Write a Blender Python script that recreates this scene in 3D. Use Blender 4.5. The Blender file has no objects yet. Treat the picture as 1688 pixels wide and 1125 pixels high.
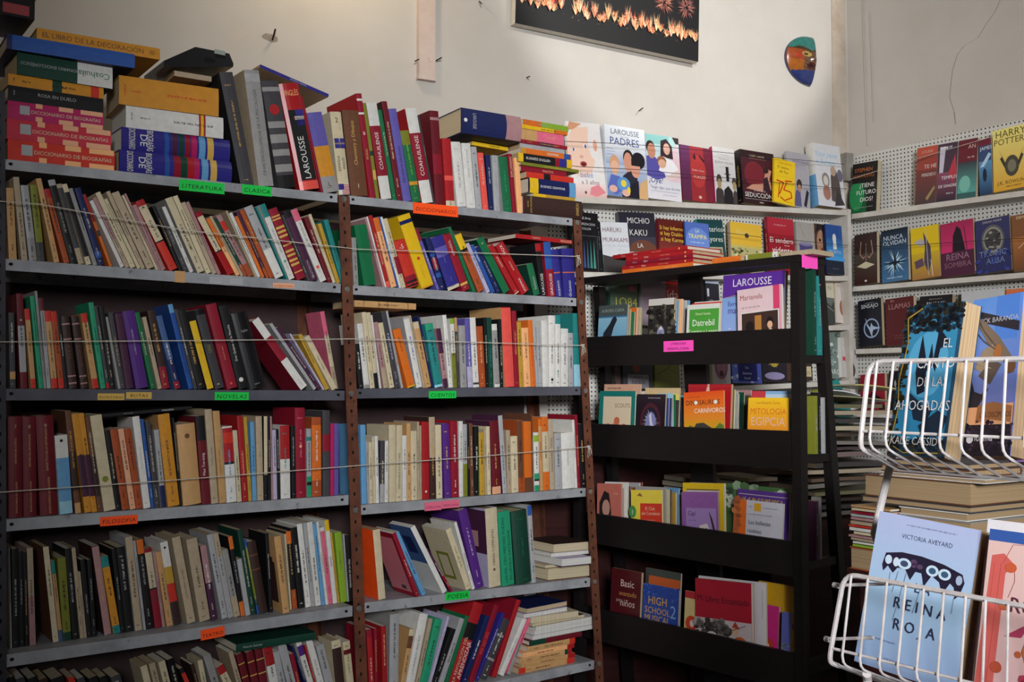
import bpy, math, random
from mathutils import Matrix, Vector
SC = bpy.context.scene
COL = SC.collection
rad = math.radians

# ------------------------------------------------------------------ camera
FPX, CX, CY, EYE, PITCH = 1702.0, 844.0, 562.5, 1.40, rad(2.483)
cam_data = bpy.data.cameras.new('camera'); cam = bpy.data.objects.new('camera', cam_data); COL.objects.link(cam)
cam.location = (0, 0, EYE); cam.rotation_euler = (math.pi/2 + PITCH, 0, 0)
cam_data.sensor_width = 36.0; cam_data.lens = 36.0*FPX/1688.0; cam_data.clip_start = 0.05
SC.camera = cam
# ------------------------------------------------------------------ colour management
SC.view_settings.view_transform = 'Standard'; SC.view_settings.look = 'None'
SC.view_settings.gamma = 1.0; SC.view_settings.use_curve_mapping = False
SC.view_settings.exposure = 0.0
# ------------------------------------------------------------------ world and lamps
world = bpy.data.worlds.new('world'); SC.world = world; world.use_nodes = True
world.node_tree.nodes['Background'].inputs[0].default_value = (0.80, 0.88, 1.0, 1)
world.node_tree.nodes['Background'].inputs[1].default_value = 0.05
def lamp(name, kind, loc, target, energy, color, **kw):
    d = bpy.data.lights.new(name, kind); o = bpy.data.objects.new(name, d); COL.objects.link(o)
    o.location = loc; o.rotation_euler = (Vector(target)-Vector(loc)).to_track_quat('-Z', 'Y').to_euler()
    d.energy = energy; d.color = color
    for k, v in kw.items(): setattr(d, k, v)
    return o
lamp('doorway_daylight', 'AREA', (0.15, -2.3, 2.30), (0.20, 3.4, 1.70), 51, (0.97, 0.985, 1.0), shape='RECTANGLE', size=1.6, size_y=0.8, spread=rad(50))
_t = (0.70, 4.08, 3.14); lamp('ceiling_lamp_light', 'SPOT', (_t[0]+.77, _t[1]-1.51, 3.20), _t, 88, (1.0, 0.985, 0.96), spot_size=rad(58), spot_blend=0.30, shadow_soft_size=0.03)
lamp('right_wall_fill', 'AREA', (1.0, 1.9, 3.30), (1.75, 3.6, 2.5), 5.0, (1.0, 0.99, 0.97), shape='RECTANGLE', size=1.2, size_y=0.15)  # added fill that lifts the right wall, stands for no actual fixture
lamp('warm_bulb_light', 'POINT', (-0.50, 3.14, 2.98), (0, 0, 0), 6.5, (1.0, 0.80, 0.52), shadow_soft_size=0.05)

# ------------------------------------------------------------------ geometry frames
CF = Vector((0, math.cos(PITCH), math.sin(PITCH))); CU = Vector((0, -math.sin(PITCH), math.cos(PITCH))); CR = Vector((1, 0, 0))
EYEP = Vector((0, 0, EYE)); UP = Vector((0, 0, 1))
def ray(px, py): return CR*((px-CX)/FPX) + CU*((CY-py)/FPX) + CF
def proj(p):
    d = Vector(p)-EYEP; z = d.dot(CF)
    return CX + FPX*d.dot(CR)/z, CY - FPX*d.dot(CU)/z
def hit(px, py, point, normal):
    r = ray(px, py); t = (Vector(point)-EYEP).dot(normal)/r.dot(normal)
    return EYEP + r*t
class Frame:
    """right-handed frame on the ground: u along a face, v into it, z up"""
    def __init__(s, origin, yaw):
        s.o = Vector((origin[0], origin[1], 0)); s.yaw = yaw
        s.e1 = Vector((math.sin(yaw), math.cos(yaw), 0)); s.e2 = Vector((-math.cos(yaw), math.sin(yaw), 0))
    def P(s, u, v, z): return s.o + s.e1*u + s.e2*v + UP*z
    def uz(s, px, py, v=0.0):
        p = hit(px, py, s.o + s.e2*v, s.e2); d = p-s.o
        return d.dot(s.e1), p.z
    def u_at(s, px, zf, v=0.0):
        z = zf if callable(zf) else (lambda u: zf)
        a, b = -1.5, 4.0
        for _ in range(40):
            m = (a+b)/2
            q = s.P(m, v, z(m))
            if (q-EYEP).dot(CF) > 0.05 and proj(q)[0] < px: a = m
            else: b = m
        return (a+b)/2
    def M(s, u=0, v=0, z=0):
        return Matrix(((s.e1.x, s.e2.x, 0, 0), (s.e1.y, s.e2.y, 0, 0), (0, 0, 1, 0), (0, 0, 0, 1))) if False else \
            Matrix.Translation(s.P(u, v, z)) @ Matrix(((s.e1.x, s.e2.x, 0, 0), (s.e1.y, s.e2.y, 0, 0), (0, 0, 1, 0), (0, 0, 0, 1)))
def ground(px, Z): # ground point seen in column px at forward distance Z
    return ((px-CX)/FPX*Z, Z)
FB = Frame(ground(11, 2.43), rad(53.46))           # metal bookcase, front face
_rc = FB.P(1.80, 0.32, 0)
FW = Frame((_rc.x, _rc.y), rad(63.0))              # back wall
_cu = FW.u_at(1402, 1.9); _c = FW.P(_cu, 0, 0)
FR = Frame((_c.x, _c.y), rad(142.6))               # right wall, u runs from the corner to the camera
FS = Frame(ground(1305, 3.0), rad(138.3))          # black display stand, u=0 at its right end
FT = Frame(ground(1420, 1.42), rad(146.0))         # white wire rack
FK = Frame(ground(1600, 2.2), rad(148.0))          # cabinet with the paper piles, u=0 at the corner facing the camera

# ------------------------------------------------------------------ colours
PAL = dict(red=(166,28,34), maroon=(104,20,32), crimson=(140,20,42), scarlet=(200,50,36), orange=(214,108,36), rust=(168,76,36), yellow=(224,182,30),
 mustard=(190,150,52), cream=(204,190,158), beige=(176,158,132), tan=(196,152,100), brown=(104,66,46), chocolate=(56,36,32), white=(216,214,208),
 grey=(150,148,146), charcoal=(66,64,68), black=(20,20,23), green=(26,106,66), emerald=(40,150,110), bottle=(16,62,48), teal=(36,130,128), lime=(136,172,52), olive=(122,126,40),
 blue=(40,82,156), royal=(46,42,128), navy=(24,34,84), sky=(100,156,200), purple=(82,38,124), violet=(96,88,164), lavender=(184,176,204), pink=(222,104,132),
 magenta=(176,30,92), peach=(228,168,132), mauve=(170,128,130), dusk=(196,120,130), cerise=(196,46,66), paper_brown=(172,146,112), silver=(166,166,168), plum=(70,32,60), coral=(226,84,74), hotpink=(255,84,190), neon=(20,200,74), neonorange=(255,84,22), gold=(206,168,84), aqua=(150,200,220), apricot=(240,176,120), denim=(64,92,140), skin=(226,180,156), ochre=(206,140,40))
WORD = dict(dusk='dusty pink', royal='royal blue', navy='navy blue', sky='light blue', bottle='dark green', charcoal='dark grey', hotpink='hot pink', neon='bright green', neonorange='neon orange', emerald='sea green', denim='dull blue', chocolate='dark brown')
def word(c): return WORD.get(c, c)
def lin(c):
    if isinstance(c, str): c = PAL[c]
    return tuple(((x/255)/12.92 if x/255 <= 0.04045 else ((x/255+0.055)/1.055)**2.4) for x in c[:3]) + (1.0,)
def lum(c):
    r, g, b, _ = lin(c); return 0.3*r+0.59*g+0.11*b

# ------------------------------------------------------------------ materials
def new_mat(name):
    m = bpy.data.materials.new(name); m.use_nodes = True
    nt = m.node_tree; return m, nt, nt.nodes['Principled BSDF']
def N(nt, t, **kw):
    n = nt.nodes.new(t)
    for k, v in kw.items():
        if k.startswith('i_'): n.inputs[k[2:].replace('_', ' ')].default_value = v
        else: setattr(n, k, v)
    return n
def printed(name, rough, coat=0.0, wear=0.12):
    m, nt, b = new_mat(name); L = nt.links.new
    at = N(nt, 'ShaderNodeAttribute', attribute_name='Col')
    tc = N(nt, 'ShaderNodeTexCoord'); oi = N(nt, 'ShaderNodeObjectInfo')
    add = N(nt, 'ShaderNodeVectorMath', operation='ADD'); L(tc.outputs['Object'], add.inputs[0]); L(oi.outputs['Location'], add.inputs[1])
    no = N(nt, 'ShaderNodeTexNoise', i_Scale=55.0, i_Detail=4.0, i_Roughness=0.65); L(add.outputs[0], no.inputs['Vector'])
    mr = N(nt, 'ShaderNodeMapRange'); mr.inputs[1].default_value = 0.3; mr.inputs[2].default_value = 0.75
    mr.inputs[3].default_value = 1.0-wear; mr.inputs[4].default_value = 1.0+wear*0.6; L(no.outputs[0], mr.inputs[0])
    mx = N(nt, 'ShaderNodeVectorMath', operation='SCALE'); L(at.outputs['Color'], mx.inputs[0]); L(mr.outputs[0], mx.inputs['Scale'])
    L(mx.outputs[0], b.inputs['Base Color'])
    b.inputs['Roughness'].default_value = rough; b.inputs['Coat Weight'].default_value = coat; b.inputs['Coat Roughness'].default_value = 0.22
    b.inputs['Specular IOR Level'].default_value = 0.35
    return m
M_CARD = printed('printed_card', 0.55)
M_GLOSS = printed('laminated_card', 0.34, 0.25, 0.06)
M_INK = printed('ink', 0.6, 0, 0.02)
def mat_pages():
    m, nt, b = new_mat('page_edges'); L = nt.links.new
    tc = N(nt, 'ShaderNodeTexCoord'); mp = N(nt, 'ShaderNodeMapping'); mp.inputs['Scale'].default_value = (900, 2, 2); L(tc.outputs['Object'], mp.inputs[0])
    no = N(nt, 'ShaderNodeTexNoise', i_Scale=1.0, i_Detail=2.0); L(mp.outputs[0], no.inputs['Vector'])
    at = N(nt, 'ShaderNodeAttribute', attribute_name='Col')
    mr = N(nt, 'ShaderNodeMapRange'); mr.inputs[1].default_value = 0.3; mr.inputs[2].default_value = 0.7; mr.inputs[3].default_value = 0.72; mr.inputs[4].default_value = 1.05; L(no.outputs[0], mr.inputs[0])
    mx = N(nt, 'ShaderNodeVectorMath', operation='SCALE'); L(at.outputs['Color'], mx.inputs[0]); L(mr.outputs[0], mx.inputs['Scale'])
    L(mx.outputs[0], b.inputs['Base Color']); b.inputs['Roughness'].default_value = 0.85; b.inputs['Specular IOR Level'].default_value = 0.1
    return m
M_PAGE = mat_pages()
def noisy(name, c1, c2, scale=6, rough=0.6, metal=0.0, lo=0.4, hi=0.65, bump=0.0, c3=None, s3=30, lo3=.6, hi3=.7, stretch=None):
    m, nt, b = new_mat(name); L = nt.links.new
    tc = N(nt, 'ShaderNodeTexCoord'); vec = tc.outputs['Object']
    if stretch:
        mp = N(nt, 'ShaderNodeMapping'); mp.inputs['Scale'].default_value = stretch; L(vec, mp.inputs[0]); vec = mp.outputs[0]
    no = N(nt, 'ShaderNodeTexNoise', i_Scale=scale, i_Detail=6.0, i_Roughness=0.65); L(vec, no.inputs['Vector'])
    mr = N(nt, 'ShaderNodeMapRange'); mr.inputs[1].default_value = lo; mr.inputs[2].default_value = hi; L(no.outputs[0], mr.inputs[0])
    mix = N(nt, 'ShaderNodeMix', data_type='RGBA'); mix.inputs[6].default_value = lin(c1); mix.inputs[7].default_value = lin(c2); L(mr.outputs[0], mix.inputs[0])
    out = mix.outputs[2]
    if c3:
        n3 = N(nt, 'ShaderNodeTexNoise', i_Scale=s3, i_Detail=5.0, i_Roughness=0.7); L(vec, n3.inputs['Vector'])
        m3 = N(nt, 'ShaderNodeMapRange'); m3.inputs[1].default_value = lo3; m3.inputs[2].default_value = hi3; L(n3.outputs[0], m3.inputs[0])
        x3 = N(nt, 'ShaderNodeMix', data_type='RGBA'); L(m3.outputs[0], x3.inputs[0]); L(out, x3.inputs[6]); x3.inputs[7].default_value = lin(c3); out = x3.outputs[2]
    L(out, b.inputs['Base Color']); b.inputs['Roughness'].default_value = rough; b.inputs['Metallic'].default_value = metal
    b.inputs['Specular IOR Level'].default_value = 0.3
    if bump:
        bp = N(nt, 'ShaderNodeBump', i_Strength=bump, i_Distance=0.01); L(no.outputs[0], bp.inputs['Height']); L(bp.outputs[0], b.inputs['Normal'])
    return m
M_SHELF = noisy('grey_enamel_steel', (158,160,164), (130,132,137), 9, 0.5, 0.0, c3=(74,68,66), s3=26, lo3=.60, hi3=.72)
M_SLATE = noisy('slate_enamel_steel', (88,88,98), (74,74,83), 9, 0.5, 0.0, c3=(50,48,50), s3=26, lo3=.62, hi3=.74)
M_POST = noisy('rust_brown_steel', (108,64,46), (78,46,36), 14, 0.55, 0.0, c3=(46,34,32), s3=40)
M_POSTD = noisy('dark_grey_steel', (62,62,70), (44,44,50), 12, 0.5)
M_BOLT = noisy('bolt_zinc', (150,148,144), (110,106,100), 60, 0.4, 0.6)
M_HOLE = noisy('hole_shadow', (10,9,9), (14,12,12), 10, 0.9)
M_BACK = noisy('brown_hardboard', (72,54,54), (58,44,46), 5, 0.8)
M_WALL = noisy('painted_plaster', (196,191,184), (187,180,171), 2.2, 0.85, lo=.35, hi=.7, bump=0.10, c3=(200,190,178), s3=7, lo3=.58, hi3=.78)
M_CEIL = noisy('ceiling_paint', (200,196,190), (190,184,178), 2, 0.9)
M_FLOOR = noisy('dark_floor', (70,52,44), (48,36,32), 4, 0.6)
M_WHITEWOOD = noisy('white_painted_wood', (206,202,194), (186,178,168), 8, 0.55, c3=(150,138,124), s3=22, lo3=.66, hi3=.78)
M_BATTEN = noisy('pinkish_painted_batten', (208,190,180), (196,176,166), 7, 0.7, c3=(170,132,122), s3=30, lo3=.6, hi3=.75)
M_BLACK = noisy('black_painted_wood', (25,20,21), (19,15,16), 16, 0.5, stretch=(1,1,5))
M_WIRE = noisy('white_enamel_wire', (214,208,206), (190,180,178), 30, 0.35, c3=(140,110,96), s3=60, lo3=.70, hi3=.76)
M_NAIL = noisy('iron_nail', (64,54,50), (40,34,32), 40, 0.5, 0.5)
M_CORD = noisy('white_cord', (205,198,184), (176,166,152), 90, 0.9)
M_WIRECORD = noisy('thin_dark_cord', (52,46,44), (40,36,36), 60, 0.8)
M_CABINET = noisy('dark_maroon_wood', (58,26,26), (40,20,20), 6, 0.5, stretch=(1,1,8))
M_SOIL = noisy('crack_line', (158,146,134), (136,124,112), 60, 0.9)
def mat_peg():
    m, nt, b = new_mat('white_pegboard'); L = nt.links.new
    tc = N(nt, 'ShaderNodeTexCoord'); sp = N(nt, 'ShaderNodeSeparateXYZ'); L(tc.outputs['Object'], sp.inputs[0])
    S = 0.0165; ds = []
    for ax in ('X', 'Z'):
        a = N(nt, 'ShaderNodeMath', operation='MULTIPLY'); L(sp.outputs[ax], a.inputs[0]); a.inputs[1].default_value = 1/S
        f = N(nt, 'ShaderNodeMath', operation='FRACT'); L(a.outputs[0], f.inputs[0])
        s = N(nt, 'ShaderNodeMath', operation='SUBTRACT'); L(f.outputs[0], s.inputs[0]); s.inputs[1].default_value = 0.5
        p = N(nt, 'ShaderNodeMath', operation='POWER'); L(s.outputs[0], p.inputs[0]); p.inputs[1].default_value = 2; ds.append(p)
    ad = N(nt, 'ShaderNodeMath', operation='ADD'); L(ds[0].outputs[0], ad.inputs[0]); L(ds[1].outputs[0], ad.inputs[1])
    lt = N(nt, 'ShaderNodeMath', operation='LESS_THAN'); L(ad.outputs[0], lt.inputs[0]); lt.inputs[1].default_value = 0.20**2
    mix = N(nt, 'ShaderNodeMix', data_type='RGBA'); mix.inputs[6].default_value = lin((206,204,198)); mix.inputs[7].default_value = lin((46,42,40)); L(lt.outputs[0], mix.inputs[0])
    L(mix.outputs[2], b.inputs['Base Color']); b.inputs['Roughness'].default_value = 0.6
    return m
M_PEG = mat_peg()

# ------------------------------------------------------------------ mesh building
class MB:
    def __init__(s): s.v = []; s.f = []; s.c = []
    def face(s, pts, col=None):
        i = len(s.v); s.v.extend(tuple(p) for p in pts); s.f.append(tuple(range(i, i+len(pts))))
        n = len(pts)
        if isinstance(col, list): s.c.extend(col)
        else: s.c.extend([col or (1, 1, 1, 1)]*n)
    def box(s, a, b, col=None):
        x0, y0, z0 = a; x1, y1, z1 = b
        q = lambda *p: s.face(p, col)
        q((x0,y0,z0),(x0,y1,z0),(x1,y1,z0),(x1,y0,z0)); q((x0,y0,z1),(x1,y0,z1),(x1,y1,z1),(x0,y1,z1))
        q((x0,y0,z0),(x1,y0,z0),(x1,y0,z1),(x0,y0,z1)); q((x1,y0,z0),(x1,y1,z0),(x1,y1,z1),(x1,y0,z1))
        q((x1,y1,z0),(x0,y1,z0),(x0,y1,z1),(x1,y1,z1)); q((x0,y1,z0),(x0,y0,z0),(x0,y0,z1),(x0,y1,z1))
    def prism(s, ring_a, ring_b, col=None, caps=True):
        n = len(ring_a)
        for i in range(n):
            j = (i+1) % n
            s.face((ring_a[i], ring_a[j], ring_b[j], ring_b[i]), col)
        if caps: s.face(list(reversed(ring_a)), col); s.face(list(ring_b), col)
    def tube(s, pts, r, n=6, col=None):
        pts = [Vector(p) for p in pts]; rings = []
        ref = None
        for i, p in enumerate(pts):
            t = (pts[min(i+1, len(pts)-1)]-pts[max(i-1, 0)]).normalized()
            if ref is None:
                ref = t.cross(Vector((0, 0, 1))); 
                if ref.length < 1e-3: ref = t.cross(Vector((1, 0, 0)))
                ref.normalize()
            a = (ref - t*ref.dot(t)).normalized(); b = t.cross(a); ref = a
            rings.append([p + a*(r*math.cos(2*math.pi*k/n)) + b*(r*math.sin(2*math.pi*k/n)) for k in range(n)])
        for i in range(len(rings)-1):
            for k in range(n):
                j = (k+1) % n
                s.face((rings[i][k], rings[i][j], rings[i+1][j], rings[i+1][k]), col)
        s.face(list(reversed(rings[0])), col); s.face(rings[-1], col)
    def mesh(s, name, mat, smooth=False):
        me = bpy.data.meshes.new(name); me.from_pydata(s.v, [], s.f)
        ca = me.color_attributes.new('Col', 'FLOAT_COLOR', 'CORNER')
        flat = [x for c in s.c for x in c]; ca.data.foreach_set('color', flat)
        me.materials.append(mat)
        if smooth: me.polygons.foreach_set('use_smooth', [True]*len(me.polygons))
        me.update(); return me
    def build(s, name, mat, parent=None, M=None, smooth=False):
        return link(name, s.mesh(name, mat, smooth), parent, M)
def link(name, data, parent=None, M=None):
    o = bpy.data.objects.new(name, data); COL.objects.link(o)
    if parent: o.parent = parent
    if M is not None: o.matrix_local = M
    return o
def tag(o, label, cat, group=None):
    o['label'] = label; o['category'] = cat
    if group: o['group'] = group
    return o
def structure(o): o['kind'] = 'structure'; return o
def empty(name, M=None): return link(name, None, None, M)
def fuse(o, dist=1e-5):
    import bmesh
    bm = bmesh.new(); bm.from_mesh(o.data); bmesh.ops.remove_doubles(bm, verts=bm.verts, dist=dist); bm.to_mesh(o.data); bm.free()

# ------------------------------------------------------------------ glyphs: every character's outline once, composed into words below
CHARS = "ABCDEFGHIJKLMNOPQRSTUVWXYZÁÉÍÓÚÑabcdefghijklmnopqrstuvwxyzáéíóúñ0123456789¿?.,-/¡!°"
GL = {}
def load_glyphs():
    tmp = []
    def t(body):
        c = bpy.data.curves.new('glyph', 'FONT'); c.body = body; c.size = 1.0; c.resolution_u = 2
        o = bpy.data.objects.new('glyph', c); COL.objects.link(o); tmp.append(o); return o
    a = {ch: (t(ch), t('|'+ch+'|')) for ch in CHARS}; bars = t('||')
    bpy.context.view_layer.update(); dg = bpy.context.evaluated_depsgraph_get()
    def me(o): return o.evaluated_get(dg).to_mesh()
    def width(o):
        xs = [v.co.x for v in me(o).vertices]; return max(xs)-min(xs)
    w0 = width(bars)
    for ch, (o, ob) in a.items():
        m = me(o); GL[ch] = ([(v.co.x, v.co.y) for v in m.vertices], [tuple(p.vertices) for p in m.polygons], width(ob)-w0)
    for o in tmp:
        c = o.data; bpy.data.objects.remove(o); bpy.data.curves.remove(c)
load_glyphs()
def text_w(s, tr=0.0): return sum((GL[c][2] if c in GL else 0.3)+tr for c in s)
def put_text(mb, s, o, ex, ey, size, col, maxw=None, align=0.5, sx=1.0, tr=0.0, slant=0.0):
    """o: anchor point on the baseline, ex/ey: unit vectors of reading direction and glyph up; size: cap height"""
    k = size/0.70
    w = text_w(s, tr)*k*sx
    if maxw and w > maxw: q = max(maxw/w, 0.0); k *= max(q, .55); sx *= min(1.0, q/max(q, .55)); w = text_w(s, tr)*k*sx
    x = -w*align; o = Vector(o); ex = Vector(ex); ey = Vector(ey)
    for c in s:
        if c in GL:
            vs, fs, adv = GL[c]
            i = len(mb.v)
            mb.v.extend(tuple(o + ex*(x+(vx+slant*vy)*k*sx) + ey*(vy*k)) for vx, vy in vs)
            for f in fs: mb.f.append(tuple(i+j for j in f)); mb.c.extend([col]*len(f))
        else: adv = 0.3
        x += (adv+tr)*k*sx
def squiggle(mb, rng, o, ex, ey, length, size, col):
    """unreadably small print: short strokes in a line"""
    x = 0; o = Vector(o); ex = Vector(ex); ey = Vector(ey)
    while x < length:
        n = rng.randint(2, 7)
        for _ in range(n):
            w = size*rng.uniform(.35, .7); k = rng.random()
            if x+w+size*.2 > length: return
            st = size*.16
            def r(a0, b0, a1, b1): mb.face([o+ex*(x+a)+ey*b for a, b in ((a0, b0), (a1, b0), (a1, b1), (a0, b1))], col)
            r(0, 0, st, size*rng.uniform(.6, 1))
            if k < .6: r(0, size*rng.uniform(.4, .7), w*.8, size*.8)
            if k > .35: r(w*.6, 0, w*.6+st, size*rng.uniform(.5, .9))
            x += w
            if x > length: return
        x += size*.5
# ------------------------------------------------------------------ books
PAGES = [(206,190,160), (196,176,142), (214,204,184), (186,164,128), (222,216,204)]
BOOKN = [0]
def parse(tokens):
    sp = dict(bands=[], texts=[], squig=None, plain=False, marks=[])
    for t in tokens:
        p = t.split(':')
        if t[0] == 'b' and ':' in t and t[1:2].isdigit() or t.startswith('b.'):
            a, b = p[0][1:].split('-'); sp['bands'].append((float(a), float(b), p[1]))
        elif p[0] == 't': sp['texts'].append((p[1].replace('_', ' '), p[2] if len(p) > 2 and p[2] else None, float(p[3]) if len(p) > 3 else .5, float(p[4]) if len(p) > 4 else .5, p[5] if len(p) > 5 else 'u', float(p[6]) if len(p) > 6 else .5))
        elif p[0] == 'q': sp.setdefault('rects', []).append(tuple(float(x) for x in p[1:5])+(p[5],))
        elif p[0] == 'w': sp.setdefault('left', []).append(tuple(float(x) for x in p[1:5])+(p[5],))
        elif p[0] == 'P': sp['P'] = p[1]
        elif p[0] == 's': sp['squig'] = p[1]
        elif p[0] == 'm': sp['marks'].append((p[1], float(p[2]), float(p[3])))
        elif t == 'n': sp['plain'] = True
        elif t == 'hard': sp['hard'] = True
        elif p[0] == 'c': sp['cover'] = p[1]
        elif p[0] in ('D', 'v', 'y', 'h', 'up', 'du', 'r'): sp[p[0]] = float(p[1])
        elif t in ('pg', 'dn', 'k', 'round', 'gloss', 'sl'): sp[t] = True
    return sp
def make_book(M, w, D, h, base, sp, name='book', lettering=True):
    BOOKN[0] += 1; rng = random.Random(BOOKN[0]*7+3)
    hard = sp.get('hard', w > 0.030); t = 0.0022 if hard else 0.0009; t = min(t, w*.2)
    bul = (0.12*w if sp.get('round') else min(0.0022, 0.05*w))
    cover = lin(sp.get('cover', base)); colb = lin(base)
    jit = 1+rng.uniform(-.06, .06); f = lambda c: (c[0]*jit, c[1]*jit, c[2]*jit, 1)
    cuts = sorted({0.0, 1.0, *[max(0, min(1, x)) for b in sp['bands'] for x in b[:2]]})
    def bc(z0, z1):
        c = colb
        for a, b, k in sp['bands']:
            if a-1e-6 <= z0 and z1 <= b+1e-6: c = lin(k)
        return f(c)
    mb = MB(); ns = 6 if sp.get('round') else 3
    S = [(w*i/ns, -bul*(1-(2*i/ns-1)**2)) for i in range(ns+1)]
    out = [(0, D)] + S + [(w, D)]; inn = [(w-t, D), (w-t, t), (t, t), (t, D)]
    for z0, z1 in zip(cuts, cuts[1:]):
        a, b = z0*h, z1*h; c = bc(z0, z1)
        for i in range(len(out)-1):
            p, q = out[i], out[i+1]
            mb.face(((p[0], p[1], a), (q[0], q[1], a), (q[0], q[1], b), (p[0], p[1], b)), f(cover) if i in (0, len(out)-2) else c)
    for i in range(3):
        p, q = inn[i], inn[i+1]; mb.face(((p[0], p[1], 0), (q[0], q[1], 0), (q[0], q[1], h), (p[0], p[1], h)), f(cover))
    for z, top in ((0, False), (h, True)):
        for quad in (((0, D), (t, D), (t, t), (0, 0)), ((w-t, D), (w, D), (w, 0), (w-t, t))):
            pts = [(x, y, z) for x, y in quad]; mb.face(pts if not top else pts[::-1], f(cover))
        sp_pts = [(x, y, z) for x, y in S] + [(w-t, t, z), (t, t, z)]
        mb.face(sp_pts, f(cover))
    for x0, x1 in ((0, t), (w-t, w)): mb.face(((x0, D, 0), (x1, D, 0), (x1, D, h), (x0, D, h)), f(cover))
    o = mb.build(name, M_GLOSS if sp.get('gloss') else M_CARD, None, M)
    o.matrix_world = M
    pm = MB(); pc = lin(rng.choice(PAGES)); pc = lin(sp['P']) if 'P' in sp else pc; ins = 0.0025 if hard else 0.0004
    pm.box((t+.0002, t+.0004, ins), (w-t-.0002, D-(0.003 if hard else .0006), h-ins), pc); pm.build('page_block', M_PAGE, o)
    if lettering and (sp['texts'] or sp.get('rects') or sp['marks'] or not sp['plain']) and w > 0.004:
        tm = MB(); y = -bul-0.0003
        auto = (40,32,30) if lum(base) > 0.16 else rng.choice([(205,196,176), (200,160,90), (225,220,215)])
        def bg(v):
            c = base
            for a, b, k in sp['bands']:
                if a <= v <= b: c = k
            return c
        for s, c, vc, hs, ori, xc in sp['texts']:
            col = lin(c) if c else lin((30,26,26) if lum(bg(vc)) > .16 else (225,220,210))
            sz = hs*w; mx = h*0.92*min(vc, 1-vc)*2
            if ori == 'u': put_text(tm, s, (w*xc+sz/2, y, vc*h), (0, 0, 1), (-1, 0, 0), sz, col, mx)
            elif ori == 'd': put_text(tm, s, (w*xc-sz/2, y, vc*h), (0, 0, -1), (1, 0, 0), sz, col, mx)
            else: put_text(tm, s, (w*xc, y, vc*h-sz/2), (1, 0, 0), (0, 0, 1), sz, col, w*.9, sx=.58 if len(s) > 2 else 1.0)
        for v0, v1, x0, x1, c in sp.get('rects', ()): tm.face([(x*w, y+.00012, v*h) for x, v in ((x0, v0), (x1, v0), (x1, v1), (x0, v1))], lin(c))
        for c, vc, r in sp['marks']:
            n = 10; tm.face([(w/2+r*w*math.cos(2*math.pi*k/n), y-.0001, vc*h+r*w*math.sin(2*math.pi*k/n)) for k in range(n)], lin(c))
        if not sp['plain']:
            col = lin(sp['squig'] or auto); s0 = min(0.34*w, 0.0065)
            if not sp['texts']:
                a = rng.uniform(.28, .5); ln = rng.uniform(.25, .45); k = rng.random()
                squiggle(tm, rng, (w*.5+s0/2, y, a*h), (0, 0, 1), (-1, 0, 0), ln*h, s0, col)
                if k < .5: squiggle(tm, rng, (w*.5+s0*.35, y, (.12+.05*k)*h), (0, 0, 1), (-1, 0, 0), .1*h, s0*.7, col)
                elif w > .02: squiggle(tm, rng, (w*.22, y, .88*h), (1, 0, 0), (0, 0, 1), w*.55, s0*.7, col)
            if w > .009: squiggle(tm, rng, (w*.3, y, .05*h), (1, 0, 0), (0, 0, 1), w*.4, s0*.6, col)
        if tm.f: tm.build('spine_lettering', M_INK, o)
    if sp.get('left'):
        cm = MB()
        for i, (y0, y1, z0, z1, c) in enumerate(sp['left']): cm.face([(-.0003-.00008*i, y*D, z*h) for y, z in ((y0, z0), (y0, z1), (y1, z1), (y1, z0))], lin(c))
        cm.build('cover_print', M_INK, o)
    return o

ORD = 'zeroth first second third fourth fifth sixth seventh eighth ninth tenth eleventh twelfth thirteenth fourteenth fifteenth sixteenth seventeenth eighteenth nineteenth twentieth'.split()
TENS = {2: 'twenty', 3: 'thirty', 4: 'forty', 5: 'fifty'}
def ordinal(n):
    if n <= 20: return ORD[n]
    return TENS[n//10] + ('-'+ORD[n % 10] if n % 10 else 'th').replace('yth', 'ieth')
def size_word(w): return 'thick' if w > .036 else ('slim' if w < .014 else ('narrow' if w < .02 else 'medium'))
def look(base, sp, w):
    s = f"{size_word(w)} {word(base)} {'hardback' if sp.get('hard', w > .03) else 'paperback'}"
    ks = [k for a, b, k in sp['bands'] if k != base]
    if ks:
        a, b, k = next(x for x in sp['bands'] if x[2] != base)
        s += f" with {word(k)} {'top' if b > .97 else ('foot' if a < .03 else 'band')}"
    return s

# ------------------------------------------------------------------ metal bookcase
case = empty('metal_bookcase', FB.M()); tag(case, 'grey steel open bookcase with rusty brown perforated posts, two bays full of books', 'bookcase')
LIP = {}   # (bay, shelf): (uL, zL, uR, zR)
for bay, k, l, r in ((0,1,(11,254.5+8),(555,320)), (0,2,(11,427),(560,467.6)), (0,3,(12,641),(566,644.4)), (0,4,(13,856.5),(571,816.7)), (0,5,(15,1079.4),(580,999.6)),
                     (1,1,(577.8,322.7),(950,361)), (1,2,(583.6,470.6),(949,491.7)), (1,3,(589,641.5),(958.6,637.9)), (1,4,(596,833),(968,804.8)), (1,5,(603.6,994),(982,952)), (1,6,(832,1121),(985,1088))):
    (ua, za), (ub, zb) = FB.uz(*l), FB.uz(*r); LIP[(bay, k)] = [ua, za, ub, zb]
a5 = LIP[(0,5)]; LIP[(0,6)] = [a5[0], a5[1]-.243, a5[2], a5[3]-.243]
b6 = LIP[(1,6)]; sl = (b6[3]-b6[1])/(b6[2]-b6[0]); b6[1] -= sl*(b6[0]-LIP[(1,5)][0]); b6[0] = LIP[(1,5)][0]
for k in list(LIP):
    if k[1] == 6: LIP[(k[0], 7)] = [LIP[k][0], .22, LIP[k][2], .22]
def shelf_z(bay, k): 
    ua, za, ub, zb = LIP[(bay, k)]
    return lambda u: za + (zb-za)*(u-ua)/(ub-ua)
DEP = 0.30
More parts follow.
